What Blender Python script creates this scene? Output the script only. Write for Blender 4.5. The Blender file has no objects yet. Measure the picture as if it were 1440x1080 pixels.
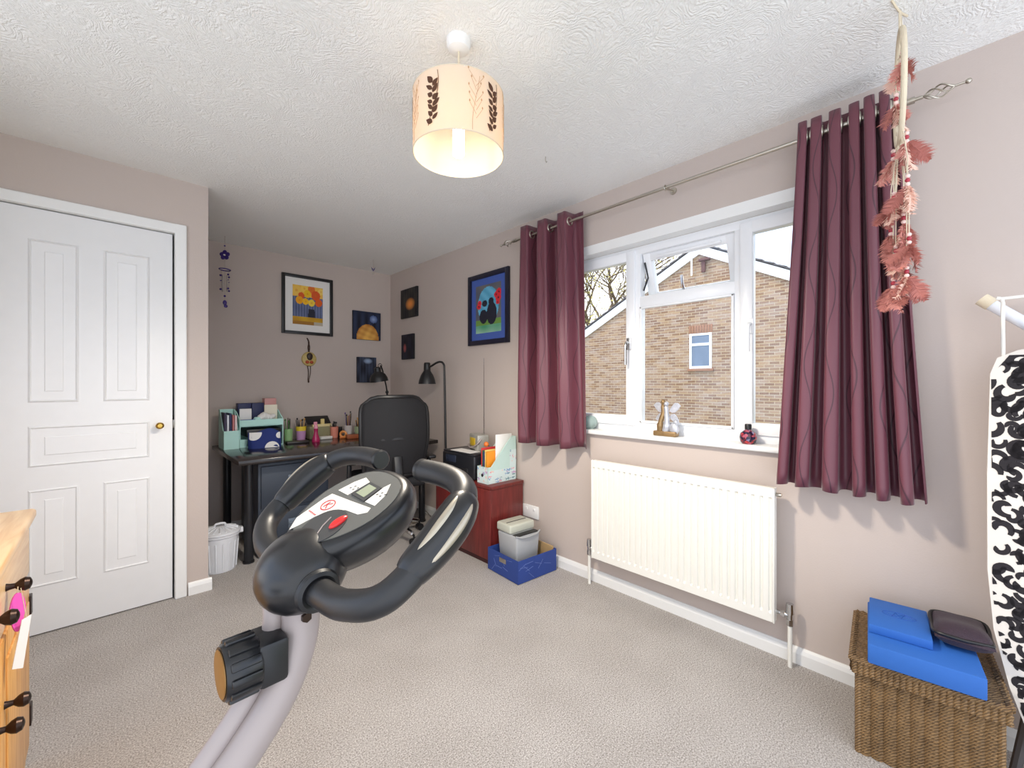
import bpy, bmesh, math, random
from math import sin, cos, pi, radians, sqrt
from mathutils import Vector, Matrix
random.seed(7)
SC = bpy.context.scene
COL = SC.collection

# ---------------------------------------------------------------- camera, world, light, exposure
XW, YB, YD, H = 2.093, 3.992, 2.929, 2.292      # window wall, back wall, door wall, ceiling
XL, YR = -0.66, -0.60                            # left wall, open rear end of the modelled room
cam = bpy.data.cameras.new('camera'); cam_ob = bpy.data.objects.new('camera', cam); COL.objects.link(cam_ob)
cam_ob.location = (0, 0, 1.1717); cam_ob.rotation_euler = (pi/2, 0, -0.7643)
cam.sensor_width = 36; cam.lens = 591.37/1440*36; cam.clip_start = 0.02; cam.clip_end = 200
SC.camera = cam_ob
SC.view_settings.view_transform = 'Standard'; SC.view_settings.look = 'None'
SC.view_settings.gamma = 1; SC.view_settings.use_curve_mapping = False
SC.view_settings.exposure = 1.45

def build_world():
    w = bpy.data.worlds.new('sky'); SC.world = w; w.use_nodes = True
    nt = w.node_tree; N = nt.nodes; L = nt.links
    for n in list(N): N.remove(n)
    out = N.new('ShaderNodeOutputWorld'); bg = N.new('ShaderNodeBackground')
    tc = N.new('ShaderNodeTexCoord'); mp = N.new('ShaderNodeMapping'); mp.inputs['Scale'].default_value = (1, 1, 2.2); mp.inputs['Location'].default_value = (1.5, 0, 0)
    nz = N.new('ShaderNodeTexNoise'); nz.inputs['Scale'].default_value = 2.6; nz.inputs['Detail'].default_value = 5
    nz.inputs['Distortion'].default_value = .5
    cr = N.new('ShaderNodeValToRGB')
    cr.color_ramp.elements[0].position = .36; cr.color_ramp.elements[0].color = (.38, .52, .78, 1)
    cr.color_ramp.elements[1].position = .56; cr.color_ramp.elements[1].color = (.86, .87, .88, 1)
    L.new(tc.outputs['Generated'], mp.inputs['Vector']); L.new(mp.outputs['Vector'], nz.inputs['Vector'])
    L.new(nz.outputs['Fac'], cr.inputs['Fac']); L.new(cr.outputs['Color'], bg.inputs['Color'])
    bg.inputs['Strength'].default_value = 1.0
    L.new(bg.outputs['Background'], out.inputs['Surface'])
build_world()
sun = bpy.data.lights.new('sun', 'SUN'); sun.energy = .9; sun.angle = radians(4); sun.color = (1, .95, .88)
sun_ob = bpy.data.objects.new('sun', sun); COL.objects.link(sun_ob)
sun_ob.rotation_euler = Vector((.35, -.16, -.92)).to_track_quat('-Z', 'Y').to_euler()

# ---------------------------------------------------------------- helpers
def C(r, g, b):
    f = lambda c: (c/255/12.92) if c/255 <= .04045 else ((c/255+.055)/1.055)**2.4
    return (f(r), f(g), f(b), 1)

def newmat(name):
    m = bpy.data.materials.new(name); m.use_nodes = True
    nt = m.node_tree; return m, nt, nt.nodes['Principled BSDF']

def mat(name, col, rough=.5, metal=0, var=0, vscale=20, bump=0, bscale=200, spec=.5, coat=0, sheen=0, trans=0, stretch=(1, 1, 1)):
    m, nt, p = newmat(name); N = nt.nodes; L = nt.links
    p.inputs['Base Color'].default_value = col; p.inputs['Roughness'].default_value = rough
    p.inputs['Metallic'].default_value = metal; p.inputs['Specular IOR Level'].default_value = spec
    p.inputs['Coat Weight'].default_value = coat; p.inputs['Sheen Weight'].default_value = sheen
    p.inputs['Transmission Weight'].default_value = trans
    tc = N.new('ShaderNodeTexCoord'); mp = N.new('ShaderNodeMapping'); mp.inputs['Scale'].default_value = stretch
    L.new(tc.outputs['Object'], mp.inputs['Vector'])
    nz = N.new('ShaderNodeTexNoise'); nz.inputs['Scale'].default_value = vscale; nz.inputs['Detail'].default_value = 4
    L.new(mp.outputs['Vector'], nz.inputs['Vector'])
    v = max(var, .02)
    mx = N.new('ShaderNodeMixRGB'); mx.inputs['Color1'].default_value = tuple(c*(1-v) for c in col[:3])+(1,)
    mx.inputs['Color2'].default_value = tuple(min(1, c*(1+v)) for c in col[:3])+(1,)
    L.new(nz.outputs['Fac'], mx.inputs['Fac']); L.new(mx.outputs['Color'], p.inputs['Base Color'])
    if bump:
        n2 = N.new('ShaderNodeTexNoise'); n2.inputs['Scale'].default_value = bscale; n2.inputs['Detail'].default_value = 3
        L.new(mp.outputs['Vector'], n2.inputs['Vector'])
        b = N.new('ShaderNodeBump'); b.inputs['Strength'].default_value = bump; b.inputs['Distance'].default_value = .005
        L.new(n2.outputs['Fac'], b.inputs['Height']); L.new(b.outputs['Normal'], p.inputs['Normal'])
    return m

def attr_mat(name, rough=.6, spec=.3):
    m, nt, p = newmat(name); a = nt.nodes.new('ShaderNodeAttribute'); a.attribute_name = 'Col'
    nt.links.new(a.outputs['Color'], p.inputs['Base Color']); p.inputs['Roughness'].default_value = rough
    p.inputs['Specular IOR Level'].default_value = spec
    return m

def wood(name, c1, c2, axis=2, rough=.4, scale=6, coat=.1):
    m, nt, p = newmat(name); N = nt.nodes; L = nt.links
    tc = N.new('ShaderNodeTexCoord'); mp = N.new('ShaderNodeMapping')
    s = [9, 9, 9]; s[axis] = .8; mp.inputs['Scale'].default_value = s
    L.new(tc.outputs['Object'], mp.inputs['Vector'])
    nz = N.new('ShaderNodeTexNoise'); nz.inputs['Scale'].default_value = scale; nz.inputs['Detail'].default_value = 6; nz.inputs['Distortion'].default_value = 1.2
    L.new(mp.outputs['Vector'], nz.inputs['Vector'])
    cr = N.new('ShaderNodeValToRGB'); cr.color_ramp.elements[0].position = .3; cr.color_ramp.elements[1].position = .7
    cr.color_ramp.elements[0].color = c1; cr.color_ramp.elements[1].color = c2
    L.new(nz.outputs['Fac'], cr.inputs['Fac']); L.new(cr.outputs['Color'], p.inputs['Base Color'])
    p.inputs['Roughness'].default_value = rough; p.inputs['Coat Weight'].default_value = coat
    return m

def lerp(a, b, t): return a+(b-a)*t

def spl(pts, n=8):
    """Catmull-Rom through pts"""
    P = [Vector(p) for p in pts]; out = []
    for i in range(len(P)-1):
        p0 = P[max(i-1, 0)]; p1 = P[i]; p2 = P[i+1]; p3 = P[min(i+2, len(P)-1)]
        for k in range(n):
            t = k/n
            out.append(.5*((2*p1)+(-p0+p2)*t+(2*p0-5*p1+4*p2-p3)*t*t+(-p0+3*p1-3*p2+p3)*t**3))
    out.append(P[-1]); return out

class B:
    def __init__(s): s.bm = bmesh.new()
    def _merge(s, bm2):
        me = bpy.data.meshes.new('t'); bm2.to_mesh(me); bm2.free(); s.bm.from_mesh(me); bpy.data.meshes.remove(me); return s
    def box(s, lo, hi, bev=0, seg=2, mtx=None):
        bm = bmesh.new(); bmesh.ops.create_cube(bm, size=1)
        lo = Vector(lo); hi = Vector(hi); c = (lo+hi)/2; d = hi-lo
        for v in bm.verts: v.co = Vector((v.co.x*d.x, v.co.y*d.y, v.co.z*d.z))+c
        if bev: bmesh.ops.bevel(bm, geom=bm.edges[:], offset=min(bev, min(d)*.45), segments=seg, profile=.5, affect='EDGES')
        if mtx is not None: bm.transform(mtx)
        return s._merge(bm)
    def tube(s, pts, r, seg=10, closed=False, caps=True, flat=None):
        P = [Vector(p) for p in pts]; n = len(P)
        R = r if isinstance(r, (list, tuple)) else [r]*n
        bm = s.bm; rings = []
        prev = None
        for i in range(n):
            if closed: t = (P[(i+1) % n]-P[i-1]).normalized()
            else: t = (P[min(i+1, n-1)]-P[max(i-1, 0)]).normalized()
            if prev is None:
                u = Vector((0, 0, 1)) if abs(t.z) < .9 else Vector((1, 0, 0))
                u = (u-t*u.dot(t)).normalized()
            else:
                u = (prev-t*prev.dot(t))
                u = u.normalized() if u.length > 1e-6 else prev
            prev = u; w = t.cross(u)
            fx = flat if flat else 1
            rings.append([bm.verts.new(P[i]+(u*cos(2*pi*k/seg)*fx+w*sin(2*pi*k/seg))*R[i]) for k in range(seg)])
        m = n if closed else n-1
        for i in range(m):
            a = rings[i]; b = rings[(i+1) % n]
            for k in range(seg): bm.faces.new((a[k], a[(k+1) % seg], b[(k+1) % seg], b[k]))
        if caps and not closed:
            bm.faces.new(rings[0][::-1]); bm.faces.new(rings[-1])
        return s
    def cyl(s, p0, p1, r0, r1=None, seg=20):
        return s.tube([p0, p1], [r0, r0 if r1 is None else r1], seg)
    def lathe(s, prof, c=(0, 0, 0), seg=28, mtx=None, sx=1, sy=1):
        bm = bmesh.new(); rings = []
        for r, z in prof:
            if r < 1e-5: rings.append([bm.verts.new((0, 0, z))])
            else: rings.append([bm.verts.new((r*cos(2*pi*k/seg)*sx, r*sin(2*pi*k/seg)*sy, z)) for k in range(seg)])
        for a, b in zip(rings, rings[1:]):
            for k in range(seg):
                k2 = (k+1) % seg
                if len(a) == 1 and len(b) == 1: continue
                if len(a) == 1: bm.faces.new((a[0], b[k2], b[k]))
                elif len(b) == 1: bm.faces.new((a[k], a[k2], b[0]))
                else: bm.faces.new((a[k], a[k2], b[k2], b[k]))
        bmesh.ops.recalc_face_normals(bm, faces=bm.faces[:])
        bm.transform((mtx if mtx is not None else Matrix.Translation(Vector(c))))
        return s._merge(bm)
    def ball(s, c, r, seg=16, sc=(1, 1, 1), mtx=None):
        bm = bmesh.new(); bmesh.ops.create_uvsphere(bm, u_segments=seg, v_segments=max(6, seg*2//3), radius=r)
        for v in bm.verts: v.co = Vector((v.co.x*sc[0], v.co.y*sc[1], v.co.z*sc[2]))
        if mtx is not None: bm.transform(mtx)
        bm.transform(Matrix.Translation(Vector(c))); return s._merge(bm)
    def prism(s, poly, d):
        """polygon (3D points) extruded by vector d"""
        bm = bmesh.new(); d = Vector(d)
        a = [bm.verts.new(Vector(p)) for p in poly]; b = [bm.verts.new(Vector(p)+d) for p in poly]
        bm.faces.new(a[::-1]); bm.faces.new(b); n = len(poly)
        for i in range(n): bm.faces.new((a[i], a[(i+1) % n], b[(i+1) % n], b[i]))
        bmesh.ops.recalc_face_normals(bm, faces=bm.faces[:])
        return s._merge(bm)
    def face(s, pts):
        s.bm.faces.new([s.bm.verts.new(Vector(p)) for p in pts]); return s
    def torus(s, c, R, r, normal=(0, 0, 1), seg=24, sub=8, sx=1, sy=1):
        q = Vector((0, 0, 1)).rotation_difference(Vector(normal).normalized()).to_matrix()
        return s.tube([Vector(c)+q @ Vector((R*sx*cos(2*pi*k/seg), R*sy*sin(2*pi*k/seg), 0)) for k in range(seg)], r, sub, closed=True)
    def grid(s, f, nu, nv, closeu=False):
        V = [[s.bm.verts.new(Vector(f(i/(nu if closeu else nu), j/nv))) for i in range(nu if closeu else nu+1)] for j in range(nv+1)]
        for j in range(nv):
            for i in range(nu):
                i2 = (i+1) % nu if closeu else i+1
                s.bm.faces.new((V[j][i], V[j][i2], V[j+1][i2], V[j+1][i]))
        return s
    def obj(s, name, m, parent=None, smooth=35, label=None, recalc=False, loc=None):
        if recalc: bmesh.ops.recalc_face_normals(s.bm, faces=s.bm.faces[:])
        me = bpy.data.meshes.new(name); s.bm.to_mesh(me); s.bm.free()
        me.materials.append(m)
        if smooth:
            me.shade_smooth(); me.set_sharp_from_angle(angle=radians(smooth))
        o = bpy.data.objects.new(name, me); COL.objects.link(o)
        if parent: o.parent = parent
        if loc: o.location = loc
        if label: o['label'] = label
        return o

def thing(name, label, cat, loc=(0, 0, 0), rotz=0, group=None):
    o = bpy.data.objects.new(name, None); COL.objects.link(o); o.empty_display_size = .05
    o.location = loc; o.rotation_euler = (0, 0, rotz); o['label'] = label; o['category'] = cat
    if group: o['group'] = group
    return o
def tag(o, label, cat, group=None):
    o['label'] = label; o['category'] = cat
    if group: o['group'] = group
    return o
def struct(o, label=None):
    o['kind'] = 'structure'
    if label: o['label'] = label
    return o
def dup(o, parent, loc=None, rot=None, scale=None):
    c = o.copy(); COL.objects.link(c); c.parent = parent
    if loc is not None: c.location = loc
    if rot is not None: c.rotation_euler = rot
    if scale is not None: c.scale = scale
    return c

def painted(name, w, h, nu, nv, fn, m, parent, frame):
    """flat print: grid of faces with colours from fn(u,v); frame = (origin, uvec, vvec)"""
    o0, uv, vv = (Vector(x) for x in frame)
    me = bpy.data.meshes.new(name)
    vs = [o0+uv*(w*i/nu)+vv*(h*j/nv) for j in range(nv+1) for i in range(nu+1)]
    fs = [(j*(nu+1)+i, j*(nu+1)+i+1, (j+1)*(nu+1)+i+1, (j+1)*(nu+1)+i) for j in range(nv) for i in range(nu)]
    me.from_pydata([tuple(v) for v in vs], [], fs)
    at = me.color_attributes.new('Col', 'FLOAT_COLOR', 'CORNER')
    buf = []
    for j in range(nv):
        for i in range(nu):
            c = fn((i+.5)/nu, (j+.5)/nv); buf += list(c)*4
    at.data.foreach_set('color', buf); me.materials.append(m)
    o = bpy.data.objects.new(name, me); COL.objects.link(o)
    if parent: o.parent = parent
    return o

# ---------------------------------------------------------------- materials
M = {}
M['wall'] = mat('wall_paint', C(197, 184, 176), .85, var=.03, vscale=3, bump=.08, bscale=150, spec=.2)
M['white'] = mat('white_gloss', C(236, 236, 234), .35, var=.01)
M['door'] = mat('door_white', C(238, 238, 238), .4, var=.01)
M['upvc'] = mat('upvc', C(240, 241, 243), .3)
M['rad'] = mat('radiator_enamel', C(238, 236, 228), .3)
M['brass'] = mat('brass', C(205, 165, 80), .25, 1)
M['chrome'] = mat('chrome', C(205, 205, 205), .18, 1)
M['nickel'] = mat('brushed_nickel', C(190, 184, 172), .3, 1)
M['black'] = mat('black_plastic', C(26, 26, 28), .4)
M['blackmetal'] = mat('black_metal', C(28, 29, 33), .35)
M['rubber'] = mat('black_foam', C(30, 30, 32), .42, bump=.05, bscale=900)
M['gloss_black'] = mat('satin_black_shell', C(26, 26, 28), .3)
M['desk'] = mat('desk_black_brown', C(34, 28, 28), .18, var=.15, vscale=30)
M['filing'] = mat('filing_steel', C(48, 56, 68), .4, bump=.1, bscale=700)
M['mesh'] = mat('chair_fabric', C(24, 24, 28), .75, bump=.3, bscale=600)
M['silver'] = mat('silver_paint', C(164, 152, 148), .45, .1)
M['bin'] = mat('bin_plastic', C(228, 230, 234), .45)
M['mint'] = mat('mint_card', C(190, 234, 224), .6)
M['navy'] = mat('navy_card', C(30, 38, 84), .55, var=.1)
M['pinkbox'] = mat('pink_card', C(206, 150, 146), .6)
M['paper'] = mat('white_paper', C(238, 236, 232), .7)
M['red_wood'] = wood('mahogany', C(92, 30, 28), C(120, 42, 38), 2, .35, 5)
M['pine'] = wood('pine', C(206, 140, 66), C(240, 186, 110), 2, .35, 5)
M['pine_top'] = wood('pine_top', C(212, 164, 108), C(238, 202, 152), 1, .3, 5)
M['iron'] = mat('dark_bronze', C(60, 46, 40), .35, .8)
M['concrete'] = mat('ground', C(120, 125, 90), .9, var=.3, vscale=2)
M['blue_foam'] = mat('blue_foam', C(40, 98, 178), .7, var=.04, vscale=60, bump=.1, bscale=500)
M['blue_mark'] = mat('blue_foam_print', C(22, 74, 160), .6)
M['attr'] = attr_mat('printed')
M['cord'] = mat('cream_cord', C(222, 208, 182), .8, bump=.3, bscale=500)
M['string'] = mat('string', C(150, 140, 130), .8)
M['purple'] = mat('purple_glass', C(62, 44, 120), .2)
M['cane'] = mat('brown_cord', C(70, 50, 40), .8)

def carpet():
    m, nt, p = newmat('carpet'); N = nt.nodes; L = nt.links
    tc = N.new('ShaderNodeTexCoord')
    a = N.new('ShaderNodeTexNoise'); a.inputs['Scale'].default_value = 210; a.inputs['Detail'].default_value = 5; a.inputs['Roughness'].default_value = .75
    b = N.new('ShaderNodeTexNoise'); b.inputs['Scale'].default_value = 3.5; b.inputs['Detail'].default_value = 4
    cr = N.new('ShaderNodeValToRGB'); cr.color_ramp.elements[0].position = .36; cr.color_ramp.elements[1].position = .66
    cr.color_ramp.elements[0].color = C(126, 118, 112); cr.color_ramp.elements[1].color = C(236, 231, 227)
    mx = N.new('ShaderNodeMixRGB'); mx.blend_type = 'MULTIPLY'; mx.inputs['Fac'].default_value = .35
    cr2 = N.new('ShaderNodeValToRGB'); cr2.color_ramp.elements[0].color = (.72, .7, .68, 1); cr2.color_ramp.elements[1].color = (1, 1, 1, 1)
    cr2.color_ramp.elements[0].position = .35; cr2.color_ramp.elements[1].position = .65
    for n in (a, b): L.new(tc.outputs['Object'], n.inputs['Vector'])
    L.new(a.outputs['Fac'], cr.inputs['Fac']); L.new(b.outputs['Fac'], cr2.inputs['Fac'])
    L.new(cr.outputs['Color'], mx.inputs['Color1']); L.new(cr2.outputs['Color'], mx.inputs['Color2'])
    L.new(mx.outputs['Color'], p.inputs['Base Color']); p.inputs['Roughness'].default_value = 1; p.inputs['Specular IOR Level'].default_value = .1
    bp = N.new('ShaderNodeBump'); bp.inputs['Strength'].default_value = .7; bp.inputs['Distance'].default_value = .006
    L.new(a.outputs['Fac'], bp.inputs['Height']); L.new(bp.outputs['Normal'], p.inputs['Normal'])
    return m
M['carpet'] = carpet()

def artex():
    m, nt, p = newmat('artex_ceiling'); N = nt.nodes; L = nt.links
    tc = N.new('ShaderNodeTexCoord')
    big = N.new('ShaderNodeTexNoise'); big.inputs['Scale'].default_value = 4; big.inputs['Detail'].default_value = 2
    L.new(tc.outputs['Object'], big.inputs['Vector'])
    add = N.new('ShaderNodeVectorMath'); add.operation = 'MULTIPLY_ADD'; add.inputs[1].default_value = (.55, .55, .55)
    L.new(big.outputs['Color'], add.inputs[0]); L.new(tc.outputs['Object'], add.inputs[2])
    wv = N.new('ShaderNodeTexWave'); wv.wave_type = 'RINGS'; wv.inputs['Scale'].default_value = 22; wv.inputs['Distortion'].default_value = 7
    wv.inputs['Detail'].default_value = 3; wv.inputs['Detail Scale'].default_value = 3
    L.new(add.outputs[0], wv.inputs['Vector'])
    fn = N.new('ShaderNodeTexNoise'); fn.inputs['Scale'].default_value = 55; fn.inputs['Detail'].default_value = 4; fn.inputs['Distortion'].default_value = 1.5
    L.new(tc.outputs['Object'], fn.inputs['Vector'])
    mm = N.new('ShaderNodeMath'); mm.operation = 'MULTIPLY_ADD'; mm.inputs[1].default_value = .45
    L.new(wv.outputs['Fac'], mm.inputs[0]); L.new(fn.outputs['Fac'], mm.inputs[2])
    bp = N.new('ShaderNodeBump'); bp.inputs['Strength'].default_value = .45; bp.inputs['Distance'].default_value = .008
    L.new(mm.outputs[0], bp.inputs['Height']); L.new(bp.outputs['Normal'], p.inputs['Normal'])
    p.inputs['Base Color'].default_value = C(246, 246, 243); p.inputs['Roughness'].default_value = .85; p.inputs['Specular IOR Level'].default_value = .2
    return m
M['artex'] = artex()

def glass():
    m, nt, p = newmat('window_glass'); N = nt.nodes; L = nt.links
    N.remove(p); out = N['Material Output']
    t = N.new('ShaderNodeBsdfTransparent'); g = N.new('ShaderNodeBsdfGlossy'); g.inputs['Roughness'].default_value = .02
    mx = N.new('ShaderNodeMixShader'); fr = N.new('ShaderNodeFresnel'); fr.inputs['IOR'].default_value = 1.3
    L.new(fr.outputs['Fac'], mx.inputs['Fac']); L.new(t.outputs[0], mx.inputs[1]); L.new(g.outputs[0], mx.inputs[2])
    L.new(mx.outputs[0], out.inputs['Surface']); return m
M['glass'] = glass()

def curtain_mat():
    m, nt, p = newmat('burgundy_satin'); N = nt.nodes; L = nt.links
    uv = N.new('ShaderNodeUVMap'); sp = N.new('ShaderNodeSeparateXYZ'); L.new(uv.outputs['UV'], sp.inputs['Vector'])
    def math(op, a, b=None):
        n = N.new('ShaderNodeMath'); n.operation = op
        for i, x in enumerate((a, b)):
            if x is None: continue
            if isinstance(x, (int, float)): n.inputs[i].default_value = x
            else: L.new(x, n.inputs[i])
        return n.outputs[0]
    s = math('MULTIPLY', sp.outputs['X'], 15.0)
    ph = math('MULTIPLY', math('FLOOR', s), 1.7)
    w = math('MULTIPLY', math('SINE', math('ADD', math('MULTIPLY', sp.outputs['Y'], 17.0), ph)), .26)
    f = math('ABSOLUTE', math('SUBTRACT', math('FRACT', math('ADD', s, w)), .5))
    line = math('LESS_THAN', f, .035)
    mx = N.new('ShaderNodeMixRGB'); mx.inputs['Color1'].default_value = C(104, 54, 66); mx.inputs['Color2'].default_value = C(74, 36, 48)
    L.new(line, mx.inputs['Fac']); L.new(mx.outputs['Color'], p.inputs['Base Color'])
    p.inputs['Roughness'].default_value = .42; p.inputs['Sheen Weight'].default_value = .25; p.inputs['Sheen Roughness'].default_value = .4
    bp = N.new('ShaderNodeBump'); bp.inputs['Strength'].default_value = .5; bp.inputs['Distance'].default_value = .004
    L.new(line, bp.inputs['Height']); L.new(bp.outputs['Normal'], p.inputs['Normal'])
    return m
M['curtain'] = curtain_mat()

def brick():
    m, nt, p = newmat('buff_brick'); N = nt.nodes; L = nt.links
    tc = N.new('ShaderNodeTexCoord'); sp = N.new('ShaderNodeSeparateXYZ'); cb = N.new('ShaderNodeCombineXYZ')
    L.new(tc.outputs['Object'], sp.inputs[0]); L.new(sp.outputs['Y'], cb.inputs['X']); L.new(sp.outputs['Z'], cb.inputs['Y'])
    bk = N.new('ShaderNodeTexBrick'); bk.inputs['Scale'].default_value = 1; bk.inputs['Brick Width'].default_value = .225
    bk.inputs['Row Height'].default_value = .075; bk.inputs['Mortar Size'].default_value = .009; bk.inputs['Bias'].default_value = 0
    bk.inputs['Color1'].default_value = C(182, 164, 148); bk.inputs['Color2'].default_value = C(142, 118, 104); bk.inputs['Mortar'].default_value = C(196, 186, 170)
    L.new(cb.outputs[0], bk.inputs['Vector'])
    nz = N.new('ShaderNodeTexNoise'); nz.inputs['Scale'].default_value = 7; nz.inputs['Detail'].default_value = 2
    mp = N.new('ShaderNodeMapping'); mp.inputs['Scale'].default_value = (1, .35, 1.6); L.new(tc.outputs['Object'], mp.inputs['Vector']); L.new(mp.outputs[0], nz.inputs['Vector'])
    cr = N.new('ShaderNodeValToRGB'); cr.color_ramp.elements[0].position = .35; cr.color_ramp.elements[1].position = .65
    cr.color_ramp.elements[0].color = C(220, 198, 164); cr.color_ramp.elements[1].color = C(226, 220, 220)
    L.new(nz.outputs['Fac'], cr.inputs['Fac'])
    mx = N.new('ShaderNodeMixRGB'); mx.blend_type = 'MULTIPLY'; mx.inputs['Fac'].default_value = .8
    L.new(bk.outputs['Color'], mx.inputs['Color1']); L.new(cr.outputs['Color'], mx.inputs['Color2']); L.new(mx.outputs['Color'], p.inputs['Base Color'])
    p.inputs['Roughness'].default_value = .9
    bp = N.new('ShaderNodeBump'); bp.inputs['Strength'].default_value = .6; bp.inputs['Distance'].default_value = .01; bp.invert = True
    L.new(bk.outputs['Fac'], bp.inputs['Height']); L.new(bp.outputs['Normal'], p.inputs['Normal'])
    return m
M['brick'] = brick()

def emis(name, col, st):
    m, nt, p = newmat(name); p.inputs['Base Color'].default_value = col
    p.inputs['Emission Color'].default_value = col; p.inputs['Emission Strength'].default_value = st
    return m

# ---------------------------------------------------------------- the room shell
WY0, WY1, WZ0, WZ1 = .19, 1.835, .895, 2.005     # window opening in the right wall
YE = YR
struct(B().box((XL-1.1, YR, -.12), (XW+.28, YB+.12, 0)).obj('floor', M['carpet'], smooth=0), 'beige grey speckled carpet')
struct(B().box((XL-1.1, YR, H), (XW+.28, YB+.12, H+.1)).obj('ceiling', M['artex'], smooth=0), 'white artex swirled ceiling')  # unseen overhang beyond the left wall is added to block the sun
w = B(); X2 = XW+.26
w.box((XW, YE, 0), (X2, WY0, H)).box((XW, WY1, 0), (X2, YB, H)).box((XW, WY0, 0), (X2, WY1, WZ0-.025)).box((XW, WY0, WZ1), (X2, WY1, H))
struct(w.obj('wall_right', M['wall'], smooth=0), 'pale mauve wall with the window')
struct(B().box((XL, YB, 0), (XW, YB+.1, H)).obj('wall_back', M['wall'], smooth=0), 'pale mauve back wall above the desk')
# door wall (with opening) and its return to the back wall
DX0, DX1, DZ = -.511, .259, 1.992
w = B(); w.box((XL, YD, 0), (DX0-.03, YD+.1, H)).box((DX1+.03, YD, 0), (.409, YD+.1, H)).box((DX0-.03, YD, DZ+.03), (DX1+.03, YD+.1, H))
struct(w.obj('wall_door', M['wall'], smooth=0), 'pale wall around the white door')
struct(B().box((.309, YD+.1, 0), (.409, YB, H)).obj('wall_return', M['wall'], smooth=0))
struct(B().box((XL-.1, 2.15, 0), (XL, YB, H)).obj('wall_left', M['wall'], smooth=0))
# skirting
def skirting(name, p0, p1, nrm):
    p0 = Vector(p0); p1 = Vector(p1); n = Vector(nrm)
    prof = [(0, 0), (.016, 0), (.016, .045), (.010, .060), (.004, .068), (0, .068)]
    o = B().prism([p0+n*a+Vector((0, 0, b)) for a, b in prof], p1-p0).obj(name, M['white'], smooth=0)
    return struct(o)
skirting('baseboard_right', (XW, YE, 0), (XW, YB, 0), (-1, 0, 0))
skirting('baseboard_back', (.41, YB, 0), (XW-.016, YB, 0), (0, -1, 0))
skirting('baseboard_door', (.317, YD, 0), (.425, YD, 0), (0, -1, 0))
skirting('baseboard_return', (.409, YD, 0), (.409, YB-.016, 0), (1, 0, 0))
# door
door = thing('door_1', 'white six-panel style interior door with brass knob', 'door', (DX0, YD, 0)); del door['category']; struct(door)
dw = DX1-DX0-.008
B().box((.004, .012, .006), (dw, .05, DZ-.004), .002).obj('leaf', M['door'], door)
def door_panel(x0, x1, z0, z1):
    b = B(); x0 -= DX0; x1 -= DX0
    prof = [(0, .012), (.007, .005), (.013, .013), (.02, .0175), (.045, .0175), (.055, .0085), (.062, .0085)]
    loops = []
    for i, y in prof:
        loops.append([b.bm.verts.new(Vector(p)) for p in ((x0+i, y, z0+i), (x1-i, y, z0+i), (x1-i, y, z1-i), (x0+i, y, z1-i))])
    for a, c in zip(loops, loops[1:]):
        for k in range(4): b.bm.faces.new((a[k], a[(k+1) % 4], c[(k+1) % 4], c[k]))
    b.bm.faces.new(loops[-1])
    b.obj('panel', M['door'], door, smooth=0)
# the leaf is pierced visually by proud mouldings
for x0, x1, z0, z1 in ((-.27, -.105, 1.085, 1.845), (-.02, .157, 1.085, 1.845), (-.27, .157, .785, .975), (-.27, -.105, .225, .680), (-.02, .157, .225, .680)):
    door_panel(x0, x1, z0, z1)
kn = B().lathe([(0, 0), (.012, 0), (.011, .012), (.007, .018), (.007, .030), (.014, .036), (.018, .045), (.017, .054), (.010, .060), (0, .061)],
               mtx=Matrix.Translation((.195-DX0, .012, .951)) @ Matrix.Rotation(pi/2, 4, 'X')).obj('knob', M['brass'], door, label='round brass door knob')
B().box((.765, .03, .93), (.772, .046, .975), .001).obj('latch', M['nickel'], door)
# door lining + architrave
tr = B()
tr.box((DX0-.03, YD, 0), (DX0, YD+.1, DZ)).box((DX1, YD, 0), (DX1+.03, YD+.1, DZ)).box((DX0-.03, YD, DZ), (DX1+.03, YD+.1, DZ+.03))
struct(tr.obj('trim_lining', M['white'], smooth=0))
tr = B(); A = .052
def arch(lo, hi): tr.box(lo, hi, .006, 3)
arch((DX1, YD-.017, 0), (DX1+A, YD, DZ+A)); arch((DX0-A, YD-.017, 0), (DX0, YD, DZ+A)); arch((DX0-A+.001, YD-.0165, DZ), (DX1+A-.001, YD, DZ+A-.0005))
struct(tr.obj('trim_1', M['white'], smooth=0), 'white door architrave')

# ---------------------------------------------------------------- window
win = thing('window_1', 'white uPVC window with open top vent', 'window', (XW, 0, 0)); del win['category']; struct(win)
FX0, FX1 = .07, .13                # frame depth range behind wall plane
ym1, ym2 = 1.245, .685             # mullion centres
# plaster-side trim in the reveal
rv = B(); rv.box((0, WY0, WZ1-.055), (.07, WY1, WZ1-.0)).box((0, WY0-.0, WZ0), (.07, WY0+.03, WZ1-.055)).box((0, WY1-.03, WZ0), (.07, WY1, WZ1-.055))
rv.obj('reveal_lining', M['white'], win, smooth=0)
fr = B(); fw = .05; zt = WZ1-.055; zb = WZ0
fr.box((FX0+.0015, WY0+.001, zb+.001), (FX1-.0015, WY0+fw, zt-.001), .004).box((FX0+.0015, WY1-fw, zb+.001), (FX1-.0015, WY1-.001, zt-.001), .004)
fr.box((FX0, WY0, zt-.045), (FX1, WY1, zt), .004).box((FX0, WY0, zb), (FX1, WY1, zb+.06), .004)
for y in (ym1, ym2): fr.box((FX0+.001, y-.033, zb+.02), (FX1-.001, y+.033, zt-.02), .004)
fr.box((FX0+.002, ym2, 1.605), (FX1-.002, ym1, 1.665), .004)
fr.obj('frame', M['upvc'], win)
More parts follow.
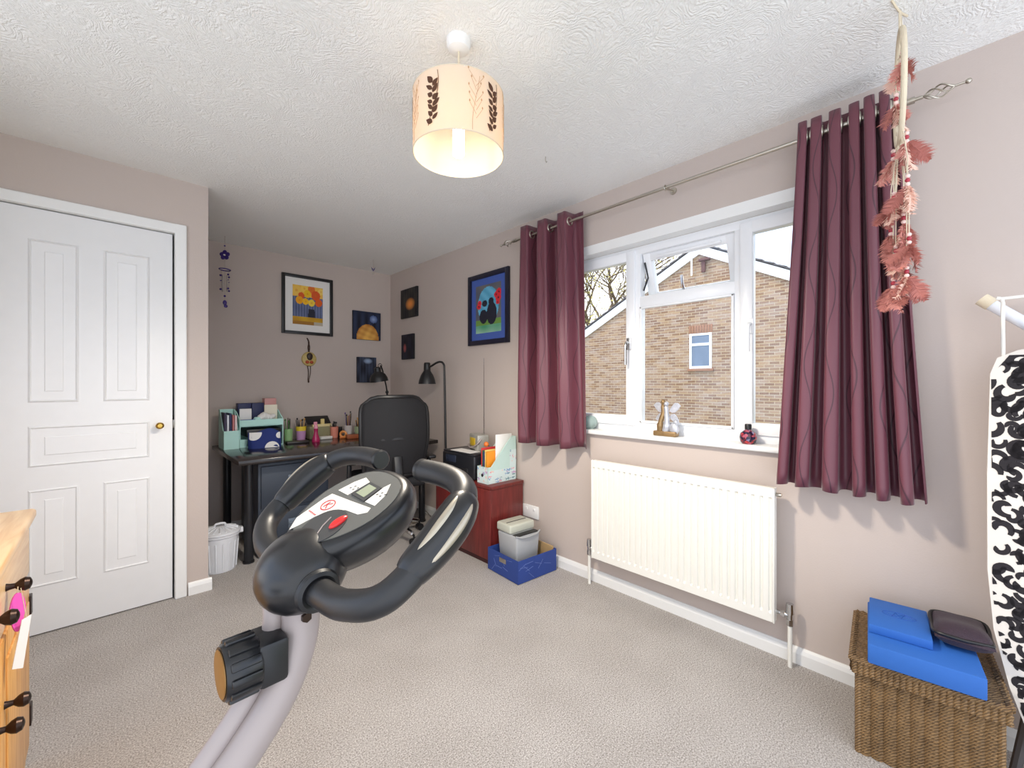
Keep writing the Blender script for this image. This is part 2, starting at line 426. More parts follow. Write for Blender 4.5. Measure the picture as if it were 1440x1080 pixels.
def casement(y0, y1, z0, z1, name, parent=win, x=FX0-.014, fwid=.055, mtx=None):
    r = bpy.data.objects.new(name, None); COL.objects.link(r); r.parent = parent
    f = B(); d = .05
    for lo, hi in (((x, y0, z0), (x+d, y0+fwid, z1)), ((x, y1-fwid, z0), (x+d, y1, z1)), ((x+.001, y0+.01, z0+.0005), (x+d-.001, y1-.01, z0+fwid)), ((x+.001, y0+.01, z1-fwid), (x+d-.001, y1-.01, z1-.0005))):
        f.box(lo, hi, .005)
    f.obj('sash_frame', M['upvc'], r)
    B().box((x+.022, y0+fwid-.005, z0+fwid-.005), (x+.026, y1-fwid+.005, z1-fwid+.005)).obj('pane', M['glass'], r, smooth=0)
    return r
casement(ym1-.005, WY1-.02, zb+.04, zt-.02, 'casement')
casement(WY0+.02, ym2+.005, zb+.04, zt-.02, 'casement')
B().box((FX0+.02, ym2+.028, zb+.055), (FX0+.024, ym1-.028, 1.61)).obj('pane', M['glass'], win, smooth=0)
bd = B()
for lo, hi in (((.062, ym2+.033, zb+.06), (.085, ym2+.045, 1.605)), ((.062, ym1-.045, zb+.06), (.085, ym1-.033, 1.605)), ((.062, ym2+.033, zb+.06), (.085, ym1-.033, zb+.072)), ((.062, ym2+.033, 1.593), (.085, ym1-.033, 1.605))): bd.box(lo, hi, .003)
bd.obj('glazing_bead', M['upvc'], win)
v = casement(ym2+.036, ym1-.036, -.27, 0, 'vent_sash', fwid=.045, x=0)
v.location = (FX0+.02, 0, 1.905); v.rotation_euler = (0, radians(-17), 0)
B().box((-.012, ym2+.1, -.035), (0, ym1-.12, -.02), .003).obj('trickle_vent', M['upvc'], v)
h = B(); h.box((-.012, .955, -.262), (0, 1.005, -.24), .004).tube(spl([(-.014, .98, -.25), (-.03, .985, -.235), (-.034, .99, -.20), (-.032, .99, -.15)], 5), [.007]*15+[.006], 8)
h.obj('handle', M['chrome'], v)
B().tube([(.09, ym1-.045, 1.70), (.13, ym1-.05, 1.78), (.10, ym1-.045, 1.86)], .005, 6).obj('stay', M['blackmetal'], win)
def handle(y, z, m):
    b = B(); b.box((.045, y-.013, z-.035), (.057, y+.013, z+.035), .004)
    b.tube(spl([(.05, y, z+.01), (.025, y, z+.005), (.015, y, z-.02), (.014, y, z-.12)], 5), .0075, 8)
    b.obj('handle', m, win)
handle(1.272, 1.40, M['chrome']); handle(.64, 1.44, M['upvc'])
sill = struct(B().box((XW-.032, WY0-.03, WZ0-.022), (XW+.075, WY1+.03, WZ0+.004), .008, 3).obj('trim_sill', M['white']), 'white window sill board')
SZ = WZ0+.004

# ---------------------------------------------------------------- house, tree and garden outside
hs = thing('neighbour_house', 'buff brick gable end house with white bargeboards seen through the window', 'house', (11.7, 4.767, -2.7))
def hp(y, z): return (0, y, z+2.7)
EY, EZ, AZ = 3.87, 2.745, 4.753
B().prism([hp(-EY, -2.7), hp(EY, -2.7), hp(EY, EZ), hp(0, AZ), hp(-EY, EZ)], (9, 0, 0)).obj('brick_wall', M['brick'], hs, smooth=0)
M['barge'] = mat('white_bargeboard', C(238, 240, 246), .5); M['tile'] = mat('roof_tile', C(92, 90, 94), .8, var=.25, vscale=9)
sl = (AZ-EZ)/EY
for sgn in (1, -1):
    def q(y, dz): return hp(sgn*y, AZ-sl*y+dz)
    B().prism([(-.06,)+q(0, -.03)[1:], (-.06,)+q(4.2, -.03)[1:], (-.06,)+q(4.2, .22)[1:], (-.06,)+q(0, .22)[1:]], (.05, 0, 0)).obj('bargeboard', M['barge'], hs, smooth=0)
    r = B()
    n = 17
    for k in range(n):
        y0, y1 = 4.3*k/n, 4.3*(k+1)/n+.05
        r.prism([(-.10,)+q(y0, .235)[1:], (-.10,)+q(y1, .255)[1:], (-.10,)+q(y1, .30)[1:], (-.10,)+q(y0, .265)[1:]], (9.2, 0, 0))
    r.obj('roof_tiles', M['tile'], hs, smooth=0)
hw = B(); wy0, wy1, wz0, wz1 = 4.442-4.767, 5.037-4.767, 1.592, 2.56
def fb(b, y0, y1, z0, z1, x0, x1): b.box((x0, y0, z0+2.7), (x1, y1, z1+2.7), .004)
fb(hw, wy0, wy0+.06, wz0, wz1, -.03, .03); fb(hw, wy1-.06, wy1, wz0, wz1, -.03, .03); fb(hw, wy0+.01, wy1-.01, wz1-.06, wz1-.002, -.026, .026); fb(hw, wy0+.01, wy1-.01, wz0+.002, wz0+.07, -.026, .026); fb(hw, wy0+.01, wy1-.01, 2.22, 2.29, -.026, .026)
gw = hw.obj('window_frame', M['barge'], hs)
M['dglass'] = mat('far_window_glass', C(108, 122, 142), .12, var=.2, vscale=3)
for z0, z1 in ((wz0+.07, 2.22), (2.29, wz1-.06)):
    B().box((-.012, wy0+.06, z0+2.7), (.0, wy1-.06, z1+2.7)).obj('pane', M['dglass'], gw, smooth=0)
M['sold'] = mat('soldier_brick', C(150, 112, 90), .9, var=.2, vscale=14)
for k in range(9):
    y = wy0-.02+k*.072
    B().box((-.012, y, wz1+2.7+.01), (.02, y+.062, wz1+2.7+.225), .004).obj('lintel_brick', M['sold'], hs)
B().box((-.06, wy0-.05, wz0+2.7-.07), (.02, wy1+.05, wz0+2.7), .006).obj('window_sill', M['sold'], hs)
B().tube([(-.12, .17, 4.15+2.7), (-.12, .17, 4.95+2.7)], .025, 8).obj('aerial_pole', M['barge'], hs)
B().box((-.1, -.18, 4.2+2.7), (-.03, -.08, 4.55+2.7), .01).box((-.16, -.3, 4.5+2.7), (-.03, -.03, 4.56+2.7), .01).obj('aerial_bracket', mat('rusty_bracket', C(96, 62, 60), .7), hs)
struct(B().box((2.6, -25, -2.9), (45, 45, -2.7)).obj('ground', M['concrete'], smooth=0))

def tree(name, loc, hgt, label, seed, leafc, nleaf):
    random.seed(seed); t = thing(name, label, 'tree', loc)
    b = B(); tips = []
    def grow(p, d, r, l, lev):
        pts = [p]; q = Vector(p); dd = Vector(d)
        for k in range(4):
            dd = (dd+Vector((random.uniform(-.22, .22), random.uniform(-.22, .22), random.uniform(-.08, .2)))).normalized()
            q = q+dd*l/4; pts.append(q.copy())
        b.tube(pts, [lerp(r, r*.62, k/4) for k in range(5)], 7 if lev < 2 else 4)
        if lev >= 6: tips.append(q.copy()); return
        for k in range(3 if lev < 4 else 4):
            base = pts[random.choice((2, 3, 4))] if k else q
            a = random.uniform(0, 2*pi); e = random.uniform(.35, 1.0)
            side = Vector((cos(a), sin(a), 0)); nd = (dd*cos(e)+side*sin(e)).normalized()
            grow(base, nd, r*.58, l*random.uniform(.62, .82), lev+1)
            tips.append(base.copy())
    grow(Vector((0, 0, -.1)), Vector((0, 0, 1)), hgt*.028, hgt*.30, 0)
    b.obj('branches', mat(name+'_bark', C(112, 96, 78), .9, var=.2), t, smooth=60)
    lf = B()
    for k in range(nleaf):
        c = random.choice(tips)+Vector([random.gauss(0, .28) for _ in range(3)])
        s = random.uniform(.05, .11); u = Vector([random.gauss(0, 1) for _ in range(3)]).normalized(); w_ = u.orthogonal()
        lf.face([c-u*s, c+w_*s*.5, c+u*s, c-w_*s*.5])
    o = lf.obj('leaves', mat(name+'_leaf', leafc, .7, var=.35, vscale=2), t, smooth=0); o['kind'] = 'stuff'
    return t
tree('budding_tree', (24, 16.5, -2.7), 19, 'bare budding tree behind the neighbouring gable roof', 3, C(186, 176, 104), 9000)
def hedge(loc, size, label):
    t = thing('garden_hedge', label, 'hedge', loc); random.seed(int(loc[1]*10)); b = B()
    b.box((-size[0]*.45, -size[1]*.45, 0), (size[0]*.45, size[1]*.45, size[2]*.93), .1)
    for k in range(2500):
        a = Vector((random.uniform(-.5, .5)*size[0], random.uniform(-.5, .5)*size[1], random.uniform(0, 1)*size[2]))
        ax = random.choice((0, 1, 2))
        if ax < 2: a[ax] = random.choice((-.5, .5))*size[ax]
        else: a[2] = size[2]
        u = Vector([random.gauss(0, 1) for _ in range(3)]).normalized(); w_ = u.orthogonal(); s = random.uniform(.05, .1)
        b.face([a-u*s, a+w_*s*.6, a+u*s, a-w_*s*.6])
    b.obj('foliage', mat('hedge_leaf', C(62, 92, 50), .8, var=.5, vscale=5), t, smooth=0)
hedge((14.5, 12.3, -2.7), (1.2, 2.6, 3.8), 'dark green hedge left of the brick gable')

# ---------------------------------------------------------------- pendant lamp
PX, PY = .824, 1.111
lamp = thing('pendant_lamp', 'cream drum pendant lamp with brown leaf print hanging from ceiling', 'lamp', (PX, PY, H))
B().lathe([(0, 0), (.04, 0), (.04, -.012), (.034, -.03), (.02, -.037), (0, -.037)]).obj('ceiling_rose', M['white'], lamp)
B().tube([(0, 0, -.03), (0, 0, -.25)], .0035, 8).obj('flex', M['cord'], lamp)
SR, S0, S1 = .146, -.375, -.187
def shade_mat():
    m, nt, p = newmat('cream_shade'); N = nt.nodes; L = nt.links
    out = N['Material Output']; tr = N.new('ShaderNodeBsdfTranslucent'); tr.inputs['Color'].default_value = C(240, 208, 160)
    p.inputs['Base Color'].default_value = C(246, 236, 218); p.inputs['Roughness'].default_value = .8
    mx = N.new('ShaderNodeMixShader'); mx.inputs['Fac'].default_value = .4
    L.new(p.outputs[0], mx.inputs[1]); L.new(tr.outputs[0], mx.inputs[2]); L.new(mx.outputs[0], out.inputs['Surface']); return m
sh = B().lathe([(SR-.0015, S0), (SR, S0), (SR, S1), (SR-.0015, S1), (SR-.0015, S0)], seg=64).obj('shade', shade_mat(), lamp)
for zz in (S0, S1): B().torus((0, 0, zz), SR-.0005, .0018, seg=48, sub=6).obj('rim_wire', M['cord'], sh)
sp = B()
for k in range(3):
    a = 2*pi*k/3; sp.tube([(.014*cos(a), .014*sin(a), S1-.015), (SR*cos(a), SR*sin(a), S1-.002)], .0016, 6)
sp.torus((0, 0, S1-.015), .015, .002, seg=16, sub=6); sp.obj('spider', M['white'], lamp)
B().lathe([(0, -.22), (.014, -.22), (.016, -.235), (.019, -.265), (.019, -.285), (0, -.285)]).obj('bulb_holder', M['white'], lamp)
bulb = B()
for dx in (-.0085, .0085):
    for dy in (-.0085, .0085):
        bulb.tube([(dx, dy, -.285), (dx, dy, -.375)], .0065, 8)
bulb.ball((0, 0, -.375), .0145, 12, (1, 1, .5))
bulb.obj('bulb', emis('lit_bulb', (1, .93, .82, 1), 9), lamp)
# leaf print wrapped on the drum
M['leafprint'] = mat('brown_leaf_print', C(84, 50, 28), .8); M['twigprint'] = mat('pale_twig_print', C(196, 156, 112), .8)
def cyl_pt(th, z, e=.0012): return Vector(((SR+e)*cos(th), (SR+e)*sin(th), z))
def leaf(b, th, z, ang, L_, W_):
    pts = []
    n = 7
    for k in range(n+1):
        t = k/n; pts.append((L_*t, W_*sin(pi*t**.8)))
    pts += [(x, -y) for x, y in pts[-2:0:-1]]
    ca, sa = cos(ang), sin(ang)
    b.face([cyl_pt(th+(x*ca-y*sa)/SR, z+x*sa+y*ca) for x, y in pts])
def twig(b, th, zs, wob, r=.0007, seed=0):
    random.seed(seed); n = 14
    b.tube([cyl_pt(th+wob*sin(3*k/n+seed)/SR*.02, lerp(zs[0], zs[1], k/n)) for k in range(n+1)], r, 4)
th_c = math.atan2(-PY, -PX)            # towards the viewer side
random.seed(4)
for dth in (-.55, .78, 2.2, 3.6, 4.6):
    b1 = B(); th = th_c+dth; twig(b1, th, (S1-.012, S0+.02), 1.0, .0009, 1)
    for k in range(13):
        z = lerp(S1-.045, S0+.025, k/12); side = 1 if k % 2 else -1
        leaf(b1, th, z, (pi/2-side*random.uniform(.6, 1.1))+pi*0, random.uniform(.022, .032), random.uniform(.006, .0095))
    b1.obj('leaf_print', M['leafprint'], sh, smooth=0)
for dth in (-1.12, .36, 1.4, 2.9, 4.1):
    b2 = B(); th = th_c+dth; twig(b2, th, (S1-.02, S0+.004), .6, .0006, 2)
    for k in range(10):
        z = lerp(S1-.02, S0+.06, k/9); side = 1 if k % 2 else -1; L_ = random.uniform(.02, .035)
        p = [cyl_pt(th+side*L_*t*.7/SR, z-.02*(1-t)+.012*t) for t in (0, .5, 1)]
        b2.tube(p, .0005, 4)
        leaf(b2, th+side*L_*.7/SR, z+.012, pi/2, .009, .0022)
    b2.obj('twig_print', M['twigprint'], sh, smooth=0)
pl = bpy.data.lights.new('pendant_light', 'SPOT'); pl.spot_size = radians(172); pl.spot_blend = .6; pl.energy = 34; pl.color = (1, .90, .76); pl.shadow_soft_size = .07
plo = bpy.data.objects.new('pendant_light', pl); COL.objects.link(plo); plo.parent = lamp; plo.location = (0, 0, -.40)

tag(B().tube(spl([(0, 0, 0), (0, 0, -.018), (.006, 0, -.026), (.010, 0, -.018)], 5), .0018, 6).obj('ceiling_hook', M['nickel'], loc=(1.554, 1.382, H)), 'small bare metal hook screwed into ceiling', 'hook')

# ---------------------------------------------------------------- curtain rod and curtains
RX, RZ = XW-.09, 2.15
rod = thing('curtain_rod', 'brushed nickel curtain pole with twisted cage finials above the window', 'curtain rod', (RX, 0, RZ))
B().cyl((0, .10, 0), (0, 2.06, 0), .008, seg=16).obj('pole', M['nickel'], rod)
for y in (.985,):
    B().tube([(.09, y, .012), (.02, y, .0), (0, y, -.008)], .005, 8).torus((0, y, 0), .012, .003, (0, 1, 0), 16, 6).lathe([(0, 0), (.018, 0), (.016, .006), (0, .008)], mtx=Matrix.Translation((.09, y, .012)) @ Matrix.Rotation(-pi/2, 4, 'Y')).obj('bracket', M['nickel'], rod)
def finial(y0, sgn):
    f = B(); f.cyl((0, y0, 0), (0, y0+sgn*.03, 0), .011); f.cyl((0, y0+sgn*.03, 0), (0, y0+sgn*.05, 0), .006)
    for k in range(4):
        a = k*pi/2
        f.tube([((.020*sin(pi*t))*cos(a+t*3.4), y0+sgn*(.05+.075*t), (.020*sin(pi*t))*sin(a+t*3.4)) for t in [i/14 for i in range(15)]], .0028, 6)
    f.cyl((0, y0+sgn*.125, 0), (0, y0+sgn*.15, 0), .004); f.ball((0, y0+sgn*.155, 0), .0085, 12)
    f.obj('finial', M['nickel'], rod)
finial(.115, -1); finial(2.045, 1)

def curtain(label, y0t, y1t, y0b, y1b, nf, seed, amp, rip, ph0, zb_):
    t = thing('curtain', label, 'curtain', (RX, 0, 0), group='burgundy eyelet curtains at the window')
    random.seed(seed); ph = [random.uniform(-.5, .5) for _ in range(nf+2)]; am = [random.uniform(.75, 1.25) for _ in range(nf+2)]
    nu, nv = nf*22, 30; zt_ = 2.205
    me = bpy.data.meshes.new('cloth'); vs = []; uvs = []
    wd_ = [random.uniform(.75, 1.3) for _ in range(nf)]; tot_ = sum(wd_); cum = [sum(wd_[:k])/tot_ for k in range(nf+1)]
    def P(u, v):
        i = max(k for k in range(nf) if cum[k] <= u+1e-9); fr_ = (u-cum[i])/(cum[i+1]-cum[i])
        A0 = lerp(am[i], am[i+1], fr_)
        p = 2*pi*(i+fr_)+.35*ph[i]*v*sin(pi*fr_)+ph0
        a = lerp(amp, amp*1.12, v)*A0
        y = lerp(lerp(y0t, y0b, v**1.2), lerp(y1t, y1b, v**1.2), u)-.010*sin(2*p)
        x = a*sin(p)+rip*sin(3*p+2*v)+.006*sin(5*v+u*9)*v-.010*v
        return (max(-.085, min(.072, x)), y, lerp(zt_, zb_, v)+.004*sin(7*u*nf)*v)
    for j in range(nv+1):
        for i in range(nu+1):
            vs.append(P(i/nu, j/nv)); uvs.append((i/nu*1.05, j/nv*1.4))
    fs = [(j*(nu+1)+i, j*(nu+1)+i+1, (j+1)*(nu+1)+i+1, (j+1)*(nu+1)+i) for j in range(nv) for i in range(nu)]
    me.from_pydata(vs, [], fs); uvl = me.uv_layers.new(name='UVMap')
    for l in me.loops: uvl.data[l.index].uv = uvs[l.vertex_index]
    me.materials.append(M['curtain']); me.shade_smooth()
    o = bpy.data.objects.new('cloth', me); COL.objects.link(o); o.parent = t
    md = o.modifiers.new('thick', 'SOLIDIFY'); md.thickness = .003
    n_ = 400; last = P(0, .06)
    for k in range(1, n_+1):
        q_ = P(k/n_, .06)
        if last[0]*q_[0] <= 0 and 3 < k < n_-2:
            q0 = P(max(0, k/n_-.012), .06); q1 = P(min(1, k/n_+.012), .06); nr_ = Vector((-(q1[1]-q0[1]), q1[0]-q0[0], 0))
            B().torus((0, q_[1], RZ), .022, .0048, nr_, 22, 8).obj('eyelet', M['nickel'], t)
        last = q_
    return t
curtain('burgundy eyelet curtain beside the cat-coloured framed print'.replace('cat-coloured framed', 'blue framed'), 1.53, 1.985, 1.487, 2.0, 3, 11, .052, .010, .6, .79)
curtain('burgundy eyelet curtain behind the hanging pink feathers', .135, .415, .06, .492, 6, 5, .038, .004, 0, .765)

# ---------------------------------------------------------------- radiator
rad = thing('radiator', 'white panel radiator with vertical flutes under the window', 'radiator', (XW, .965, .176))
RW, RH = .459, .561
nfl = 27; per = 2*RW*.965/nfl
b = B()
ys = [-RW]
for k in range(nfl+1):
    c = -RW*.965+k*per
    ys += [c-.0075, c-.003, c+.003, c+.0075]
ys += [RW]
zs = [0, .004, .038, .046, .515, .523, .557, RH]
def rd(i, j):
    y = ys[i]; z = zs[j]; x = -.1
    if j in (0, 7): x += .006
    if i in (0, len(ys)-1): x += .006
    elif (i-1) % 4 in (1, 2) and j in (3, 4): x += .009
    return (x, y, z)
V = [[b.bm.verts.new(rd(i, j)) for i in range(len(ys))] for j in range(len(zs))]
for j in range(len(zs)-1):
    for i in range(len(ys)-1): b.bm.faces.new((V[j][i], V[j][i+1], V[j+1][i+1], V[j+1][i]))
b.box((-.088, -RW+.002, .002), (-.06, RW-.002, RH-.002)); b.obj('panel', M['rad'], rad, smooth=20, recalc=True)
B().box((-.06, -RW+.06, .06), (-.035, RW-.06, RH-.06), .004).box((-.04, -RW+.15, .1), (-.001, -RW+.18, RH-.1)).box((-.04, RW-.18, .1), (-.001, RW-.15, RH-.1)).obj('bracket', M['rad'], rad)
B().box((-.101, -RW, -.0), (-.085, -RW+.006, RH), .002).obj('edge_seam', M['rad'], rad); B().box((-.101, RW-.006, 0), (-.085, RW, RH), .002).obj('edge_seam', M['rad'], rad)
B().cyl((-.07, -RW, RH-.03), (-.07, -RW-.018, RH-.03), .008, seg=12).obj('bleed_valve', M['nickel'], rad)
for sgn in (-1, 1):
    yv = sgn*(RW+.045); v = B()
    v.cyl((-.055, sgn*RW*.99, .035), (-.055, yv, .035), .009, seg=12).cyl((-.055, sgn*(RW+.012), .035), (-.055, sgn*(RW+.028), .035), .014, seg=6)
    v.cyl((-.055, yv, -.005), (-.055, yv, .02), .013, seg=6).cyl((-.055, yv, .01), (-.055, yv, .045), .011, seg=14).cyl((-.055, yv, .045), (-.055, yv, .085), .0155, .0135, seg=14)
    v.obj('valve', M['chrome'], rad)
    B().cyl((-.055, yv, -.176), (-.055, yv, 0), .0085, seg=14).obj('pipe', M['rad'], rad)

# ---------------------------------------------------------------- pictures
def frame_pts(onwall, y, z):
    return None
def framed(label, name, org, U, Nn, w_, h_, bw, fm, mm, matw, fn, nu=60, nv=70, group=None):
    """org = lower-left corner on the wall, U = along, Nn = out of the wall"""
    U = Vector(U); Nn = Vector(Nn); Z = Vector((0, 0, 1))
    t = thing(name, label, 'picture', org, 0)
    R = Matrix((U, Nn, Z)).transposed().to_4x4()
    def bx(b, lo, hi, bev=.002): b.box(lo, hi, bev, 2, R)
    if bw:
        f = B(); bx(f, (0, .001, 0), (bw, .022, h_)); bx(f, (w_-bw, .001, 0), (w_, .022, h_)); bx(f, (bw*.5, .001, 0), (w_-bw*.5, .0215, bw)); bx(f, (bw*.5, .001, h_-bw), (w_-bw*.5, .0215, h_)); f.obj('frame', fm, t, recalc=True)
        mb = B(); bx(mb, (bw*.6, .001, bw*.6), (w_-bw*.6, .008, h_-bw*.6), .001); mb.obj('mount', mm, t, smooth=0, recalc=True)
        i = bw+matw
        o = painted('print', w_-2*i, h_-2*i, nu, nv, fn, M['attr'], t, (U*i+Nn*.0095+Z*i, U, Z))
    else:
        f = B(); bx(f, (0, .001, 0), (w_, .02, h_), .002); f.obj('canvas', mm, t, recalc=True)
        o = painted('print', w_-.002, h_-.002, nu, nv, fn, M['attr'], t, (U*.001+Nn*.0205+Z*.001, U, Z))
    return t
def mixc(a, b, t): return tuple(lerp(a[i], b[i], t) for i in range(3))+(1,)
def vn(u, v, s=0):
    return .5+.25*(sin(u*13.1+s)+sin(v*17.3+1.7*s+u*5))*.9
def art_a(u, v):
    for cx, cy, r, c in ((.42, .60, .10, C(252, 196, 40)), (.62, .58, .11, C(250, 214, 70)), (.22, .62, .12, C(246, 170, 30)), (.86, .60, .12, C(232, 100, 30)), (.28, .74, .1, C(230, 96, 44)), (.48, .80, .12, C(244, 196, 40)), (.76, .78, .15, C(226, 92, 44)), (.12, .86, .16, C(246, 200, 90)), (.94, .9, .1, C(250, 214, 110)), (.38, .93, .12, C(250, 206, 90)), (.62, .93, .12, C(232, 120, 50))):
        d = sqrt((u-cx)**2+((v-cy)*1.2)**2)
        if d < r*.28: return mixc(c, C(220, 120, 30), .4)
        if d < r: return c
    if v > .72: return C(244, 190, 80)
    if .08 < v < .2: return mixc(C(214, 170, 50), C(190, 140, 40), vn(u, v))
    if v < .08: return C(170, 120, 50) if u < .7 else C(190, 180, 160)
    s = .5+.5*sin(u*70)
    base = mixc(C(120, 132, 170), C(70, 80, 112), s*.7+.3*vn(u, v))
    if u > .5 and v < .42 and abs(u-.62) < .10+.1*(.42-v): base = C(46, 48, 62)
    return base
framed('black framed print of orange and yellow discs over blue stripes', 'framed_print', (1.072, YB, 1.612), (1, 0, 0), (0, -1, 0), .431, .522, .026, M['black'], M['paper'], .062, art_a)
def art_b(u, v):
    bd = .07
    if u < bd or u > 1-bd or v < bd*.8 or v > 1-bd*.8: return C(72, 96, 170)
    d = sqrt(((u-.5)/.36)**2+((v-.56)/.34)**2)
    for cx, cy, r in ((.84, .66, .09), (.78, .72, .08), (.86, .76, .09), (.18, .56, .075), (.2, .62, .07), (.82, .58, .06)):
        dd = sqrt((u-cx)**2+((v-cy)*1.4)**2)
        if dd < r*.3: return C(90, 20, 40)
        if dd < r: return C(214, 44, 56)
    for cx, cy, rx, ry in ((.62, .40, .17, .2), (.34, .36, .14, .13), (.6, .62, .09, .07), (.38, .6, .09, .06)):
        if ((u-cx)/rx)**2+((v-cy)/ry)**2 < 1: return C(38, 38, 52)
    if v < .2: return mixc(C(70, 150, 110), C(190, 220, 200), max(0, .5-v*3)+.3*vn(u, v))
    if v < .3: return C(110, 150, 70)
    if d < 1: return mixc(C(120, 196, 226), C(60, 140, 180), .5+.5*sin(u*20+v*30)*.4)
    return mixc(C(110, 108, 108), C(86, 90, 104), vn(u, v))
framed('navy framed print of a teal arch with red discs, left of the curtain', 'framed_print', (XW, 2.672, 1.474), (0, -1, 0), (-1, 0, 0), .472, .548, .036, mat('navy_frame', C(24, 24, 44), .35), mat('blue_mount', C(70, 96, 172), .8), .03, art_b)
def dark(c1, c2, glow, gx, gy, gr, seed):
    def f(u, v):
        b = mixc(c1, c2, max(0, min(1, .5+.5*sin(u*9+seed)*sin(v*7+seed*2)+.25*sin(u*40+seed))))
        d = sqrt(((u-gx)/gr[0])**2+((v-gy)/gr[1])**2)
        if d < 1: return mixc(glow, b, d**2)
        return b
    return f
g = 'unframed dark canvases in the corner'
M['canvas'] = mat('canvas_edge', C(30, 28, 32), .8)
def art_c(u, v):
    d = sqrt(((u-.52)/.4)**2+((v-.05)/.5)**2); e = sqrt((u-.73)**2+(v-.75)**2)
    if e < .14: return mixc(C(150, 170, 210), C(70, 90, 140), e/.14)
    if d < 1: return mixc(C(236, 182, 90), C(176, 104, 44), max(0, min(1, d*.7+.25*sin(u*17+v*9)*sin(v*21-u*6))))
    return mixc(C(24, 26, 40), C(46, 56, 84), .5+.5*sin(u*23)*sin(v*3))
framed('small dark canvas with glowing orange mound and moon', 'small_canvas', (1.692, YB, 1.606), (1, 0, 0), (0, -1, 0), .284, .277, 0, None, M['canvas'], 0, art_c, 40, 40)
framed('small dark canvas behind the black desk lamp shade', 'small_canvas', (1.734, YB, 1.186), (1, 0, 0), (0, -1, 0), .196, .249, 0, None, M['canvas'], 0, dark(C(30, 32, 44), C(64, 72, 92), C(150, 170, 200), .55, .85, (.25, .12), 2), 36, 44)
framed('small dark canvas with warm candle glow, upper one beside the corner', 'small_canvas', (XW, 3.745, 1.809), (0, -1, 0), (-1, 0, 0), .300, .28, 0, None, M['canvas'], 0, dark(C(28, 30, 36), C(60, 56, 52), C(238, 150, 70), .6, .45, (.3, .22), 5), 40, 40)
framed('narrow near-black canvas, lower one beside the corner', 'small_canvas', (XW, 3.731, 1.411), (0, -1, 0), (-1, 0, 0), .221, .24, 0, None, M['canvas'], 0, dark(C(22, 22, 32), C(40, 40, 56), C(170, 90, 90), .3, .45, (.14, .2), 8), 30, 34)

# mask-like hanging ornament under the framed print
mk = thing('hanging_ornament', 'round gold ornament on brown cord below the disc print', 'ornament', (1.296, YB, 1.395))
Ry = Matrix.Rotation(pi/2, 4, 'X')
B().lathe([(0, .004), (.058, .004), (.064, .010), (.058, .020), (.03, .028), (0, .03)], mtx=Ry, seg=32).obj('disc', mat('gold_straw', C(196, 172, 104), .5, var=.3, vscale=60), mk)
B().ball((0, -.028, .022), .026, 14, (1, .5, 1.3)).obj('boss', mat('dark_boss', C(50, 34, 26), .4), mk)
for sx in (-1, 1): B().ball((sx*.018-.002, -.028, -.028), .016, 12, (1, .5, .9)).obj('red_bead', mat('red_bead', C(176, 70, 36), .35), mk)
B().tube(spl([(.004, -.006, .05), (-.006, -.008, .10), (.0, -.006, .15), (-.016, -.004, .19)], 6), [.006]*18+[.003], 8).tube(spl([(.0, -.008, .05), (.006, -.008, .11), (-.006, -.006, .15)], 6), .004, 6).obj('cord_top', M['cane'], mk)
B().tube(spl([(-.014, -.006, -.05), (-.004, -.008, -.12), (-.008, -.006, -.19)], 6), .004, 6).tube(spl([(.014, -.006, -.05), (.012, -.008, -.13), (-.004, -.006, -.20)], 6), .003, 6).ball((-.003, -.006, -.2), .008, 8, (1, 1, 1.6)).obj('cord_tail', M['cane'], mk)

# purple wind chime
wc = thing('wind_chime', 'purple flower wind chime hanging near the door wall corner', 'wind chime', (.633, 3.80, H))
B().tube([(0, 0, 0), (0, 0, -.53)], .0009, 4).obj('string', M['string'], wc)
B().ball((0, 0, -.075), .006, 8).obj('bead', M['purple'], wc)
fl = B(); FN = Vector((-.62, -.78, 0)); FU = Vector((.78, -.62, 0))
for k in range(5):
    a = pi/2+k*2*pi/5; c = (FU*cos(a)+Vector((0, 0, 1))*sin(a))*.022
    q = Vector((0, 0, 1)).rotation_difference(FN).to_matrix().to_4x4()
    fl.ball(c+Vector((0, 0, -.145)), .0165, 12, (1, 1, .3), q)
fl.obj('flower', M['purple'], wc)
B().ball((FN.x*.008, FN.y*.008, -.145), .006, 8).obj('flower_centre', M['paper'], wc)
B().torus((0, 0, -.255), .036, .0045, (0.05, 0, 1), 28, 8).obj('ring', M['purple'], wc)
for k in range(4):
    a = k*pi/2+.5; x, y = .034*cos(a), .034*sin(a)
    B().tube([(x, y, -.255), (x, y, -.42)], .0008, 4).cyl((x*.6, y*.6, -.30), (x*.6, y*.6, -.42), .003, seg=8).obj('tube', M['chrome'], wc)
    for z in (-.305, -.345, -.41): B().ball((x, y, z+.01*(k % 2)), .0075 if z != -.345 else .004, 8).obj('bead', M['purple'], wc)
B().ball((0, 0, -.455), .008, 8).obj('bead', M['purple'], wc)
B().ball((0, 0, -.505), .014, 10, (1, .5, 1.4)).ball((.006, 0, -.53), .013, 10, (1, .5, 1)).obj('pendant_bird', M['purple'], wc)
ch2 = thing('hanging_charm', 'tiny hanging charm near the ceiling corner above the moon canvas', 'charm', (1.72, 3.60, H))
B().tube([(0, 0, 0), (0, 0, -.09)], .0008, 4).obj('string', M['string'], ch2)
B().prism([(-.018, 0, -.07), (-.004, 0, -.085), (0, 0, -.105), (-.010, 0, -.09)], (0, .004, 0)).prism([(.018, 0, -.066), (.004, 0, -.085), (0, 0, -.105), (.010, 0, -.09)], (0, .004, 0)).obj('wings', M['purple'], ch2)
B().ball((0, 0, -.125), .008, 8, (1, 1, 1.5)).obj('drop', M['nickel'], ch2)

